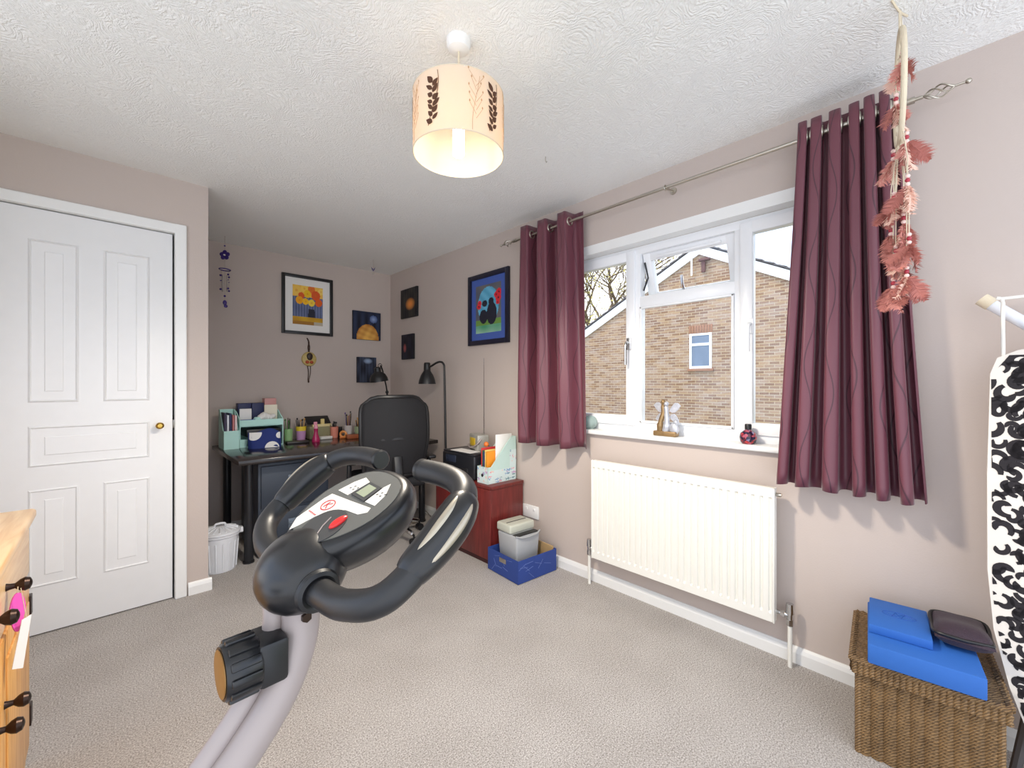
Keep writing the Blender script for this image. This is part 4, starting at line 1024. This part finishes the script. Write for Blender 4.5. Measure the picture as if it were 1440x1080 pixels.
ob = thing('oil_bottle', 'small dark mosaic glass bottle with black cap on the sill', 'bottle', (2.108, .640, SZ))
def mosaic(u, v): return None
m, nt, p = newmat('mosaic_glass'); N = nt.nodes; L = nt.links
vo = N.new('ShaderNodeTexVoronoi'); vo.inputs['Scale'].default_value = 90; tc = N.new('ShaderNodeTexCoord'); L.new(tc.outputs['Object'], vo.inputs['Vector'])
cr = N.new('ShaderNodeValToRGB'); L.new(vo.outputs['Color'], cr.inputs['Fac']); e = cr.color_ramp.elements
e[0].color = C(30, 40, 70); e[1].color = C(110, 130, 170); k = e.new(.45); k.color = C(50, 30, 50); k = e.new(.7); k.color = C(190, 60, 60)
L.new(cr.outputs['Color'], p.inputs['Base Color']); p.inputs['Roughness'].default_value = .1
B().lathe([(0, 0), (.024, 0), (.032, .01), (.036, .03), (.032, .048), (.018, .060), (.012, .064), (.012, .068), (0, .068)], seg=32).obj('body', m, ob)
B().lathe([(0, .066), (.014, .066), (.014, .086), (.012, .09), (0, .09)]).obj('cap', M['black'], ob)

# ---------------------------------------------------------------- feather dreamcatcher hanging from the ceiling
dc = thing('dreamcatcher', 'cream hoop dreamcatcher with pink feathers hanging edge-on from the ceiling', 'dreamcatcher', (1.70, .105, H), radians(7))
hk = B().tube(spl([(-.05, .02, -.002), (0, 0, -.012), (.05, -.02, -.002)], 6), .003, 6).tube([(0, 0, -.01), (0, 0, -.09)], .003, 6).obj('hanging_cord', M['cord'], dc)
HC_, HR = Vector((0, 0, -.245)), .155
B().torus(HC_, HR, .007, (0, 1, 0), 48, 10).obj('hoop', M['cord'], dc)
web = B(); n = 12; ring = [[HC_+Vector((cos(2*pi*(k+.5*j)/n), 0, sin(2*pi*(k+.5*j)/n)))*HR*(1-.24*j) for k in range(n)] for j in range(4)]
for j in range(3):
    for k in range(n):
        web.tube([ring[j][k], ring[j+1][k]], .0011, 4); web.tube([ring[j][(k+1) % n], ring[j+1][k]], .0011, 4)
web.obj('web', M['cord'], dc)
M['f1'] = mat('feather_rose', C(204, 136, 124), .8, var=.2, vscale=60); M['f2'] = mat('feather_pale', C(236, 198, 180), .8, var=.15, vscale=60); M['f3'] = mat('feather_brown', C(176, 108, 98), .8, var=.25, vscale=60)
def feather_mesh(m, seed):
    rnd = random.Random(seed); b = B(); cu = rnd.uniform(-.3, .3); n = 30
    def sp_(t): return Vector((.05*sin(t*2.5+seed), cu*t*t, -t))
    b.tube([sp_(t/6) for t in range(-0, 7)], [.016, .014, .012, .010, .008, .006, .003], 4)
    for sd_ in (-1, 1):
        for k in range(n):
            t = .04+.95*k/n; L_ = .34*sin(pi*min(1, .12+t*.85))**.8*rnd.uniform(.7, 1.1)
            o_ = sp_(t); fl_ = rnd.uniform(-.12, .12); dw_ = rnd.uniform(.5, .8)
            a = o_+Vector((0, 0, .02)); c = o_+Vector((0, 0, -.022))
            m1 = o_+Vector((sd_*L_*.55, fl_*.4, -L_*dw_*.4)); e = o_+Vector((sd_*L_*.95, fl_, -L_*dw_))
            b.face([a, m1+Vector((0, 0, .022)), m1+Vector((0, 0, -.022)), c]); b.face([m1+Vector((0, 0, .022)), e, m1+Vector((0, 0, -.022))])
    return b.obj('feather', m, dc, smooth=0)
protos = [feather_mesh(M['f%d' % (1+k % 3)], k) for k in range(6)]
clusters = [(-.185, -.03, -.004, 5, 'v'), (-.30, -.02, .010, 4, 'v'), (-.42, .0, .0, 12, 's'), (-.555, -.02, 0, 14, 's'), (-.645, .01, .005, 10, 's'), (-.715, .0, -.005, 14, 's'), (-.81, .0, 0, 16, 's')]
rnd = random.Random(8); first = [True]*6
cb_ = B(); beads = []
M['bead_r'] = mat('bead_red', C(170, 50, 66), .3); M['bead_p'] = mat('bead_pink', C(238, 206, 196), .4)
bp_ = B().ball((0, 0, 0), .0062, 10).obj('bead', M['bead_p'], dc); br_ = B().ball((0, 0, 0), .0062, 10).obj('bead', M['bead_r'], dc)
bfirst = {0: True, 1: True}
for z, x, y, nf_, kind in clusters:
    strands = 2 if kind == 's' else 1
    for s_ in range(strands):
        ox = x+(s_-.5)*.05*(strands > 1)+rnd.uniform(-.015, .015); oy = y+(s_-.5)*.026*(strands > 1)
        ztop = -.245-sqrt(max(0, HR**2-min(ox*ox, HR**2))) if z < -.40 else z+.14
        zt2 = z-(0 if s_ == 0 else .02)
        B().tube([(ox, oy*.2, ztop), (ox, oy, lerp(ztop, zt2, .5)), (ox, oy, zt2)], .0014, 4).obj('strand', M['cord'], dc)
        for q in range(3):
            pr_ = (bp_, br_)[q % 2]; loc = (ox, oy, zt2+.004+q*.0115)
            if bfirst[q % 2]: pr_.location = loc; bfirst[q % 2] = False
            else: dup(pr_, dc, loc)
        for k in range((nf_+1)//strands):
            i = rnd.randrange(6); L_ = rnd.uniform(.055, .085)
            rot = (rnd.uniform(-.6, .6), rnd.uniform(-.6, .6), rnd.uniform(0, 6.28))
            if first[i]:
                o = protos[i]; o.location = (ox, oy, zt2); o.rotation_euler = rot; o.scale = (L_,)*3; first[i] = False
            else: dup(protos[i], dc, (ox, oy, zt2), rot, (L_,)*3)
for i in range(6):
    if first[i]: protos[i].location = (0, 0, -.80); protos[i].scale = (.08,)*3; protos[i].rotation_euler = (.3*i-.8, .2, i)

# ---------------------------------------------------------------- wicker basket and yoga things
bk = thing('wicker_basket', 'brown woven wicker basket with lid by the window wall', 'basket', (1.905, .070, 0), radians(5))
def wicker(dark):
    m, nt, p = newmat('wicker_'+('b' if dark else 'l')); N = nt.nodes; L = nt.links
    tc = N.new('ShaderNodeTexCoord'); wv = N.new('ShaderNodeTexWave'); wv.bands_direction = 'DIAGONAL'; wv.inputs['Scale'].default_value = 70; wv.inputs['Distortion'].default_value = 2.5; wv.inputs['Detail'].default_value = 2
    nz = N.new('ShaderNodeTexNoise'); nz.inputs['Scale'].default_value = 26; L.new(tc.outputs['Object'], nz.inputs['Vector']); L.new(tc.outputs['Object'], wv.inputs['Vector'])
    cr = N.new('ShaderNodeValToRGB'); cr.color_ramp.elements[0].color = C(52, 36, 24); cr.color_ramp.elements[1].color = C(160, 126, 84)
    ad = N.new('ShaderNodeMath'); ad.operation = 'MULTIPLY_ADD'; ad.inputs[1].default_value = .55; L.new(wv.outputs['Fac'], ad.inputs[0]); 
    m2 = N.new('ShaderNodeMath'); m2.operation = 'MULTIPLY'; m2.inputs[1].default_value = .7; L.new(nz.outputs['Fac'], m2.inputs[0]); L.new(m2.outputs[0], ad.inputs[2])
    L.new(ad.outputs[0], cr.inputs['Fac']); L.new(cr.outputs['Color'], p.inputs['Base Color']); p.inputs['Roughness'].default_value = .6
    b = N.new('ShaderNodeBump'); b.inputs['Strength'].default_value = .8; b.inputs['Distance'].default_value = .004; L.new(wv.outputs['Fac'], b.inputs['Height']); L.new(b.outputs['Normal'], p.inputs['Normal'])
    return m
M['wick'] = wicker(0)
def woven_wall(b, p0, p1, z0, z1, nrm, per_, amp, rows):
    p0 = Vector(p0); p1 = Vector(p1); n_ = Vector(nrm); Ln = (p1-p0).length; nu = int(Ln/per_*8); nv = int((z1-z0)/rows*4)
    def f(u, v):
        ph = u*Ln/per_; r = v*(z1-z0)/rows; k = int(ph)
        d = abs(sin(pi*ph))**.6*amp*(.75+.25*sin(2*pi*r+pi*k+2.2*ph))
        q = p0+(p1-p0)*u+n_*d; return (q.x, q.y, lerp(z0, z1, v))
    b.grid(f, nu, nv)
bx0, bx1, by0, by1 = -.165, .160, -.152, .149
b = B(); crn = [(bx0, by0), (bx1, by0), (bx1, by1), (bx0, by1)]; nr = [(0, -1, 0), (1, 0, 0), (0, 1, 0), (-1, 0, 0)]
for k in range(4):
    a, c = crn[k], crn[(k+1) % 4]; woven_wall(b, a+(0,), c+(0,), .0, .262, nr[k], .030, .010, .011)
b.box((bx0, by0, .002), (bx1, by1, .26)); b.obj('body', M['wick'], bk, smooth=60, recalc=False)
for x, y in crn: B().tube([(x, y, 0), (x, y, .262)], .009, 8).obj('corner_post', M['wick'], bk)
lb_ = B(); lx0, lx1, ly0, ly1 = bx0-.016, bx1+.016, by0-.016, by1+.016
lc = [(lx0, ly0), (lx1, ly0), (lx1, ly1), (lx0, ly1)]
for k in range(4): woven_wall(lb_, lc[k]+(0,), lc[(k+1) % 4]+(0,), .256, .298, nr[k], .014, .006, .02)
def topf(u, v):
    x = lerp(lx0, lx1, u); y = lerp(ly0, ly1, v); return (x, y, .300+.004*abs(sin(pi*(x-lx0)/.03))**.6*(.7+.3*sin(2*pi*(y-ly0)/.014+pi*int((x-lx0)/.03))))
lb_.grid(topf, 80, 90); lb_.box((lx0, ly0, .256), (lx1, ly1, .2995))
lido = lb_.obj('lid', M['wick'], bk, smooth=60)
for k in range(4):
    a, c = lc[k], lc[(k+1) % 4]; ln = sqrt((a[0]-c[0])**2+(a[1]-c[1])**2); n = int(ln/.010)
    for zz in (.298,):
        B().tube([(lerp(a[0], c[0], i/n), lerp(a[1], c[1], i/n), zz+.003*(i % 2)) for i in range(n+1)], [.008+.002*(i % 2) for i in range(n+1)], 6).obj('rim_braid', M['wick'], lido)
BZ = .3125
yb1 = thing('yoga_block', 'large bright blue foam yoga block on the wicker basket', 'yoga block', (1.865, .075, BZ), radians(6))
B().box((-.165, -.128, 0), (.165, .120, .060), .004).obj('foam', M['blue_foam'], yb1)
yb2 = thing('yoga_block', 'thinner blue foam block with printed oval, on the larger block', 'yoga block', (1.885, .118, BZ+.0605), radians(5))
B().box((-.112, -.072, 0), (.112, .076, .028), .003).obj('foam', M['blue_foam'], yb2)
pm = B().torus((.01, .0, .0282), .042, .0012, (0, 0, 1), 36, 4, .5, 1.0); pm.tube([(.01, -.035, .0282), (.02, -.01, .0282), (.0, .01, .0282), (.012, .035, .0282)], .0012, 4); pm.tube([(.026, -.015, .0282), (-.005, -.005, .0282), (.026, .008, .0282), (-.005, .018, .0282)], .0012, 4); pm.obj('printed_oval', M['blue_mark'], yb2)
ep = thing('eye_pillow', 'dark purple padded mesh pouch slumped on the blue blocks', 'pouch', (1.905, -.021, BZ+.0605), radians(5))
M['plum'] = mat('plum_mesh', C(46, 26, 42), .6, var=.4, vscale=220, bump=.5, bscale=400, sheen=.1)
def pil(u, v):
    x = (u-.5)*.175; y = (v-.5)*.125; e = (1-abs(2*u-1)**3)*(1-abs(2*v-1)**3)
    return x, y, .034+.030*e**.5+.006*sin(u*7)
pbm = B().grid(pil, 20, 14); pbm.grid(lambda u, v: (pil(1-u, v)[0], pil(1-u, v)[1], .034-.032*((1-abs(2*u-1)**3)*(1-abs(2*v-1)**3))**.5), 20, 14)
pbm.obj('pad', M['plum'], ep, smooth=80)
B().tube(spl([pil(.06, .03), pil(.5, .0), pil(.94, .03), pil(.99, .5), pil(.94, .97), pil(.5, 1), pil(.06, .97), pil(.01, .5)], 6), .005, 8, closed=True).obj('piping', M['black'], ep)

# ---------------------------------------------------------------- ironing board leaning nose-down on the wall
ib = thing('ironing_board', 'ironing board with black scroll print cover leaning against the wall', 'ironing board', (1.86, -.268, .0))
ib.rotation_euler = (0, radians(4), radians(0))
def outl():
    L_ = []
    for k in range(9):
        a = pi*(k/8); L_.append((.185*cos(a)*(1 if k not in (0, 8) else 1), 1.205+.085*sin(a)**.6))
    lft = []
    for z in (.9, .62, .45, .30, .18, .10): lft.append((-.192*(1-((.62-z)/.60)**2*.75 if z < .62 else 1), z))
    bot = [(-.04, .05), (0, .035), (.04, .05)]
    rgt = [(-x, z) for x, z in lft[::-1]]
    return L_+lft+bot+rgt
OL = outl()
B().prism([(-.012, y, z) for y, z in OL], (.03, 0, 0)).obj('cover', mat('cream_cotton', C(218, 210, 200), .8, bump=.15, bscale=30), ib, smooth=60)
scr = mat('black_scroll_print', C(28, 22, 26), .8)
def inside(y, z):
    w_ = .186 if z > .62 else .186*(1-((.62-z)/.60)**2*.75)
    return abs(y) < w_-.004 and .06 < z < 1.24+.03*(1-(y/.18)**2)
def curl(y, z, s_, a, fl_):
    pts = []; n = 16
    for k in range(n+1):
        t = k/n; r = s_*(1-.78*t); th = a+fl_*t*4.4; pts.append((y+r*cos(th)-s_*cos(a), z+r*sin(th)-s_*sin(a)))
    b = B(); P_ = pts; ok = True
    lft, rgt = [], []
    for k in range(n+1):
        d = Vector((P_[min(k+1, n)][0]-P_[max(k-1, 0)][0], P_[min(k+1, n)][1]-P_[max(k-1, 0)][1])).normalized(); w_ = s_*.34*(sin(pi*(.12+.8*k/n))**.6)
        if k >= n-3: w_ = s_*.26
        lft.append((P_[k][0]-d.y*w_, P_[k][1]+d.x*w_)); rgt.append((P_[k][0]+d.y*w_, P_[k][1]-d.x*w_))
    if not inside(y, z): b.bm.free(); return
    def cl(q):
        z_ = max(.07, min(1.26, q[1])); w_ = .183 if z_ > .62 else .183*(1-((.62-z_)/.60)**2*.75)
        if z_ > 1.2: w_ -= (z_-1.2)*.6
        return (max(-w_, min(w_, q[0])), z_)
    lft = [cl(q) for q in lft]; rgt = [cl(q) for q in rgt]
    for k in range(n):
        b.face([(-.0128, lft[k][0], lft[k][1]), (-.0128, rgt[k][0], rgt[k][1]), (-.0128, rgt[k+1][0], rgt[k+1][1]), (-.0128, lft[k+1][0], lft[k+1][1])])
    b.obj('scroll', scr, ib, smooth=0)
rnd = random.Random(5)
zc = 1.26; 
while zc > .10:
    for yc in (-.15, -.095, -.03, .03, .095, .15):
        yy = yc+rnd.uniform(-.015, .015); zz = zc+rnd.uniform(-.012, .012)+(.03 if yc in (-.05, .14) else 0); a0 = rnd.uniform(0, 6.28)
        for q in range(4):
            a = a0+q*pi/2; f_ = 1 if q % 2 else -1
            curl(yy+.020*cos(a), zz+.020*sin(a), rnd.uniform(.018, .030), a+pi*.9, f_)
    zc -= .062
B().tube([(.05, .185, 1.435), (.05, .05, 1.30), (.05, -.12, 1.12), (.05, -.2, .6), (.04, -.1, .02)], .0165, 12).obj('leg', mat('white_tube', C(222, 224, 230), .3), ib)
B().cyl((.05, .200, 1.450), (.05, .178, 1.428), .0195, seg=14).obj('foot_cap', M['cord'], ib)
B().tube(spl([(.0, .158, 1.25), (0, .158, 1.42), (0, .148, 1.435), (0, -.12, 1.435), (0, -.135, 1.42), (0, -.135, 1.25)], 6), .0045, 8).obj('iron_rest', M['rad'], ib)
B().tube([(.05, .1, .30), (.06, .14, .02)], .012, 8).obj('leg', mat('grey_tube', C(120, 118, 120), .3, .6), ib)

# ---------------------------------------------------------------- pine chest at the left edge
pc_ = thing('pine_chest', 'golden pine cupboard with drawers and dark knobs at the left edge', 'cupboard', (-.40, 1.55, 0))
cx1 = .21; y0c, y1c = -.40, .41
B().box((-.20, y0c, .05), (cx1, y1c, .755), .003).obj('carcass', M['pine'], pc_)
B().box((-.22, y0c-.025, .755), (cx1+.027, y1c+.022, .785), .010, 3).obj('top', M['pine_top'], pc_)
B().box((-.205, y0c-.004, .0), (cx1+.006, y1c+.004, .06), .006).obj('plinth', M['pine_top'], pc_)
def knob(parent, y, z):
    B().lathe([(0, 0), (.009, 0), (.007, .006), (.006, .014), (.013, .022), (.016, .03), (.013, .038), (.006, .041), (0, .042)], mtx=Matrix.Translation((cx1+.016, y, z)) @ Matrix.Rotation(pi/2, 4, 'Y'), seg=20).obj('knob', M['iron'], parent)
d = B().box((cx1, -.375, .60), (cx1+.016, .385, .735), .005).obj('drawer', M['pine_top'], pc_); knob(d, -.02, .715-.02); knob(d, -.22, .715-.02)
for a, c, ky in ((-.08, .385, -.04), (-.375, -.09, -.145)):
    d = B().box((cx1, a, .075), (cx1+.016, c, .585), .005).obj('door', M['pine'], pc_)
    B().box((cx1+.0155, a+.06, .13), (cx1+.0205, c-.05, .53), .006).obj('raised_panel', M['pine'], d)
    knob(d, ky, .43)
    hy_ = c+.005 if a > -.2 else a-.005
    for z in (.17, .50): B().box((cx1+.012, hy_-.02, z-.03), (cx1+.021, hy_+.015, z+.03), .002).obj('hinge', M['iron'], d)
pk = thing('gift_tag', 'bright pink ribbon tag hanging from a drawer knob', 'tag', (-.40+cx1+.036, 1.515, .682), radians(40))
B().prism([(.015*sin(2*pi*k/20)*(1 if cos(2*pi*k/20) > 0 else .8), 0, -.046+.046*cos(2*pi*k/20)) for k in range(20)], (0, .003, 0)).obj('tag', mat('hot_pink', C(236, 92, 190), .4), pk)
B().tube([(0, 0, .014), (0, .001, -.004)], .001, 5).obj('loop', M['cord'], pk)
wt = thing('paper_strip', 'white paper strip hanging from a drawer knob beside the pink tag', 'tag', (-.40+cx1+.042, 1.500, .682), radians(40))
B().prism([(.002, 0, -.062), (.020, 0, -.058), (.004, 0, -.175), (-.016, 0, -.165)], (0, .0015, 0)).obj('strip', M['paper'], wt, smooth=0)
B().tube([(0, 0, .014), (.010, 0, -.06)], .0008, 5).obj('loop', M['cord'], wt)

# ---------------------------------------------------------------- exercise bike (nearest object)
ek = thing('exercise_bike', 'silver and black exercise bike with curved handlebars in the foreground', 'exercise bike', (-.03, .599, 0), .05)
half = [(.2136, .074, .916), (.216, .139, .923), (.238, .191, .943), (.294, .204, .989), (.338, .196, 1.022), (.360, .168, 1.036), (.370, .12, 1.041), (.371, .062, 1.041)]
path = [(x, -y, z) for x, y, z in half[::-1]]+[(.212, 0, .914)]+half
hb = spl(path, 10)
B().tube(hb, .0168, 20).obj('handlebar', M['rubber'], ek, smooth=60)
for sy in (-1, 1):
    e0 = Vector((.371, sy*.062, 1.041)); B().lathe([(0, 0), (.0145, 0), (.0172, .003), (.0172, .010)], mtx=Matrix.Translation(e0+Vector((0, -sy*.004, 0))) @ Matrix.Rotation(-sy*pi/2, 4, 'X'), seg=24).obj('end_cap', M['gloss_black'], ek)
    arm = spl([(x, sy*y, z) for x, y, z in half[2:6]], 12)
    seg_ = arm[5:27]
    rr = [.0168+.0075*sin(pi*k/(len(seg_)-1))**.5 for k in range(len(seg_))]
    B().tube(seg_, rr, 20).obj('sensor_housing', M['gloss_black'], ek, smooth=60)
    camd = Vector((-.51, sy*.78, .35)).normalized()
    for off in (-.55, .45):
        pts, rs = [], []
        for k in range(2, len(seg_)-2):
            t_ = (seg_[k+1]-seg_[k-1]).normalized(); u_ = (camd-t_*camd.dot(t_)).normalized(); w_ = t_.cross(u_)
            d_ = (u_*cos(off)+w_*sin(off)*1.0).normalized(); f_ = (k-2)/(len(seg_)-5)
            pts.append(seg_[k]+d_*(rr[k]-.0035)); rs.append(.0012+.0044*sin(pi*f_)**.6)
        B().tube(pts, rs, 12).obj('pulse_sensor', mat('sensor_steel', C(176, 166, 148), .35, .5), ek, smooth=60)
# console
def cpl(s_, y, h_, rho=radians(9)):            # console plane: s along slope, y across, h normal
    sl_ = radians(24); o_ = Vector((.205, 0, .957)); e1 = Vector((cos(sl_), 0, sin(sl_))); e3 = Vector((-sin(sl_), 0, cos(sl_)))
    yv = Vector((0, cos(rho), 0))+e3*sin(rho); e3 = e3*cos(rho)-Vector((0, sin(rho), 0)); return o_+e1*s_+yv*y+e3*h_
def couter(k, n, sc_=1.0):
    a = 2*pi*k/n; c, s_ = cos(a), sin(a)
    L_ = .092; x = .088+L_*sc_*(abs(c)**.85)*(1 if c > 0 else -1); wd = .077*sc_*(abs(s_)**.8)*(1 if s_ > 0 else -1)
    if c < 0: wd *= 1-.22*abs(c)
    return x, wd
n = 48; b = B(); lay = [(.62, -.062), (.86, -.056), (1.0, -.038), (1.04, -.018), (1.0, -.006), (.93, .0), (.86, .002)]
rings = []
for sc_, h_ in lay:
    rings.append([b.bm.verts.new(cpl(*couter(k, n, sc_), h_)) for k in range(n)])
for a, c in zip(rings, rings[1:]):
    for k in range(n): b.bm.faces.new((a[k], a[(k+1) % n], c[(k+1) % n], c[k]))
b.bm.faces.new(rings[0][::-1]); b.bm.faces.new(rings[-1])
con = b.obj('console', M['gloss_black'], ek, smooth=50)
def plate(name, poly, h0, h1, m):
    b = B(); p = [cpl(x, y, h0) for x, y in poly]; d = cpl(0, 0, h1)-cpl(0, 0, h0); return b.prism(p, d).obj(name, m, con, smooth=0)
M['cgrey'] = mat('console_grey', C(92, 92, 88), .4); M['cwhite'] = mat('console_white', C(226, 220, 208), .45); M['cdark'] = mat('console_dark', C(62, 62, 62), .4)
plate('face_plate', [couter(k, n, .84) for k in range(n)], .001, .0032, M['cgrey'])
plate('label_panel', [(.012, .028), (.030, .044), (.075, .0485), (.088, .047), (.094, .0), (.100, -.042), (.092, -.046), (.082, -.036), (.078, -.010), (.066, .008), (.046, .020), (.025, .024)], .0032, .0038, M['cwhite'])
plate('label_panel', [(.098, .046), (.124, .041), (.140, .033), (.136, .016), (.099, .020)], .0032, .0038, M['cwhite'])
plate('label_panel', [(.104, -.021), (.139, -.018), (.150, -.021), (.128, -.038), (.106, -.043)], .0032, .0038, M['cwhite'])
plate('button_pad', [(.042+.034*cos(2*pi*k/28), -.012+.030*sin(2*pi*k/28)) for k in range(28)], .0032, .0042, M['cdark'])
plate('screen_bezel', [(.103, .016), (.136, .013), (.136, -.017), (.103, -.019)], .0032, .0050, M['cdark'])
plate('screen', [(.108, .010), (.131, .009), (.131, -.011), (.108, -.012)], .0050, .0055, mat('lcd', C(150, 156, 132), .2))
bt = B().ball((0, 0, 0), .0095, 14, (1.5, .8, .5), Matrix.Rotation(radians(-24), 4, 'Y')); bt.obj('red_button', mat('red_button', C(214, 40, 38), .3), con, loc=cpl(.058, -.026, .0045))
M['logo'] = mat('logo_red', C(200, 40, 48), .4)
lc_ = (.070, .026)
B().tube([cpl(lc_[0]+.0105*cos(2*pi*k/24), lc_[1]+.0105*sin(2*pi*k/24), .0040) for k in range(24)], .0008, 5, closed=True).obj('logo_ring', M['logo'], con)
B().tube([cpl(lc_[0]-.006, lc_[1]+.003, .0040), cpl(lc_[0]+.006, lc_[1]+.003, .0040)], .0008, 5).tube([cpl(lc_[0]-.006, lc_[1]-.004, .0040), cpl(lc_[0], lc_[1]+.002, .0040), cpl(lc_[0]+.006, lc_[1]-.004, .0040)], .0008, 5).obj('logo_letter', M['logo'], con)
for k in range(5): B().box((-.0012, -.0012, 0), (.0012, .0012, .0006)).obj('brand_letter', M['logo'], con, loc=cpl(.048, .040-.0042*k, .0038))
for k in range(4): B().box((-.0022, -.001, 0), (.0022, .001, .0005)).obj('label_mark', M['cdark'], con, loc=cpl(.112+.006*(k % 2), .032-.004*k, .0038))
for k in range(4): B().box((-.0022, -.001, 0), (.0022, .001, .0005)).obj('label_mark', M['cdark'], con, loc=cpl(.124+.006*(k % 2), -.024-.004*k, .0038))
B().tube([cpl(.030, -.020, .0044), cpl(.042, -.012, .0046), (cpl(.058, -.006, .0044))], .0009, 5).obj('swoosh', M['silver'], con)
# clamp housing round the bar, post, knob
B().ball((.220, 0, .921), .055, 28, (1.08, 1.22, .90), Matrix.Rotation(radians(-30), 4, 'Y')).obj('clamp_housing', M['gloss_black'], ek, smooth=60)
for sy in (-1, 1): B().torus((.2136, sy*.068, .916), .021, .0065, (0, 1, .1), 24, 8).obj('bar_collar', M['black'], ek)
pp = spl([(.214, 0, .90), (.218, 0, .86), (.213, 0, .82), (.195, 0, .775), (.160, 0, .728), (.09, 0, .655), (-.10, 0, .46), (-.42, 0, .06)], 8)
B().tube(pp, .024, 18).obj('post', M['silver'], ek, smooth=60)
B().tube([p+Vector((-.030, .012, .010)) for p in pp[4:]], .0125, 14).obj('inner_post', M['silver'], ek, smooth=60)
B().cyl((.216, -.020, .866), (.216, -.028, .866), .0065, seg=6).obj('bolt', M['iron'], ek)
B().box((.160, -.028, .797), (.195, .028, .852), .006).obj('knob_mount', M['black'], ek)
kb = B().lathe([(0, 0), (.031, 0), (.033, .004), (.033, .032), (.030, .038), (0, .038)], mtx=Matrix.Translation((0.165, 0, .824)) @ Matrix.Rotation(-pi/2, 4, 'Y'), seg=40).obj('tension_knob', M['gloss_black'], ek)
for k in range(12):
    a = 2*pi*k/12; B().box((-.016, -.005, -.003), (.016, .005, .003), .002, 2, Matrix.Translation((.147, .033*cos(a), .824+.033*sin(a))) @ Matrix.Rotation(a-pi/2, 4, 'X')).obj('grip_rib', M['gloss_black'], kb)
B().lathe([(0, .0385), (.027, .0385), (.027, .0395), (0, .0405)], mtx=Matrix.Translation((0.165, 0, .824)) @ Matrix.Rotation(-pi/2, 4, 'Y'), seg=36).obj('knob_face', mat('bronze_face', C(150, 112, 62), .35, .5, var=.25, vscale=40), kb)
# rest of the bike, below and behind the picture
B().tube([(-.34, 0, .78), (-.10, 0, .47), (.22, 0, .06)], .024, 14).obj('seat_post', M['silver'], ek)
B().box((-.47, -.12, .775), (-.24, .12, .835), .028, 4).obj('saddle', M['black'], ek)
for x in (-.44, .24): B().tube([(x, -.2, .03), (x, .2, .03)], .028, 14).obj('stabiliser', M['black'], ek)
B().lathe([(0, -.05), (.14, -.05), (.15, -.03), (.15, .03), (.14, .05), (0, .05)], mtx=Matrix.Translation((-.08, 0, .38)) @ Matrix.Rotation(pi/2, 4, 'X'), seg=36).obj('drive_housing', M['gloss_black'], ek)
for sy in (-1, 1):
    B().tube([(-.08, sy*.05, .38), (-.08, sy*.075, .38), (-.08-sy*.11, sy*.085, .33)], .01, 8).box((-.08-sy*.11-.045, sy*.13-.045, .318), (-.08-sy*.11+.045, sy*.13+.045, .342), .006).obj('pedal', M['black'], ek)
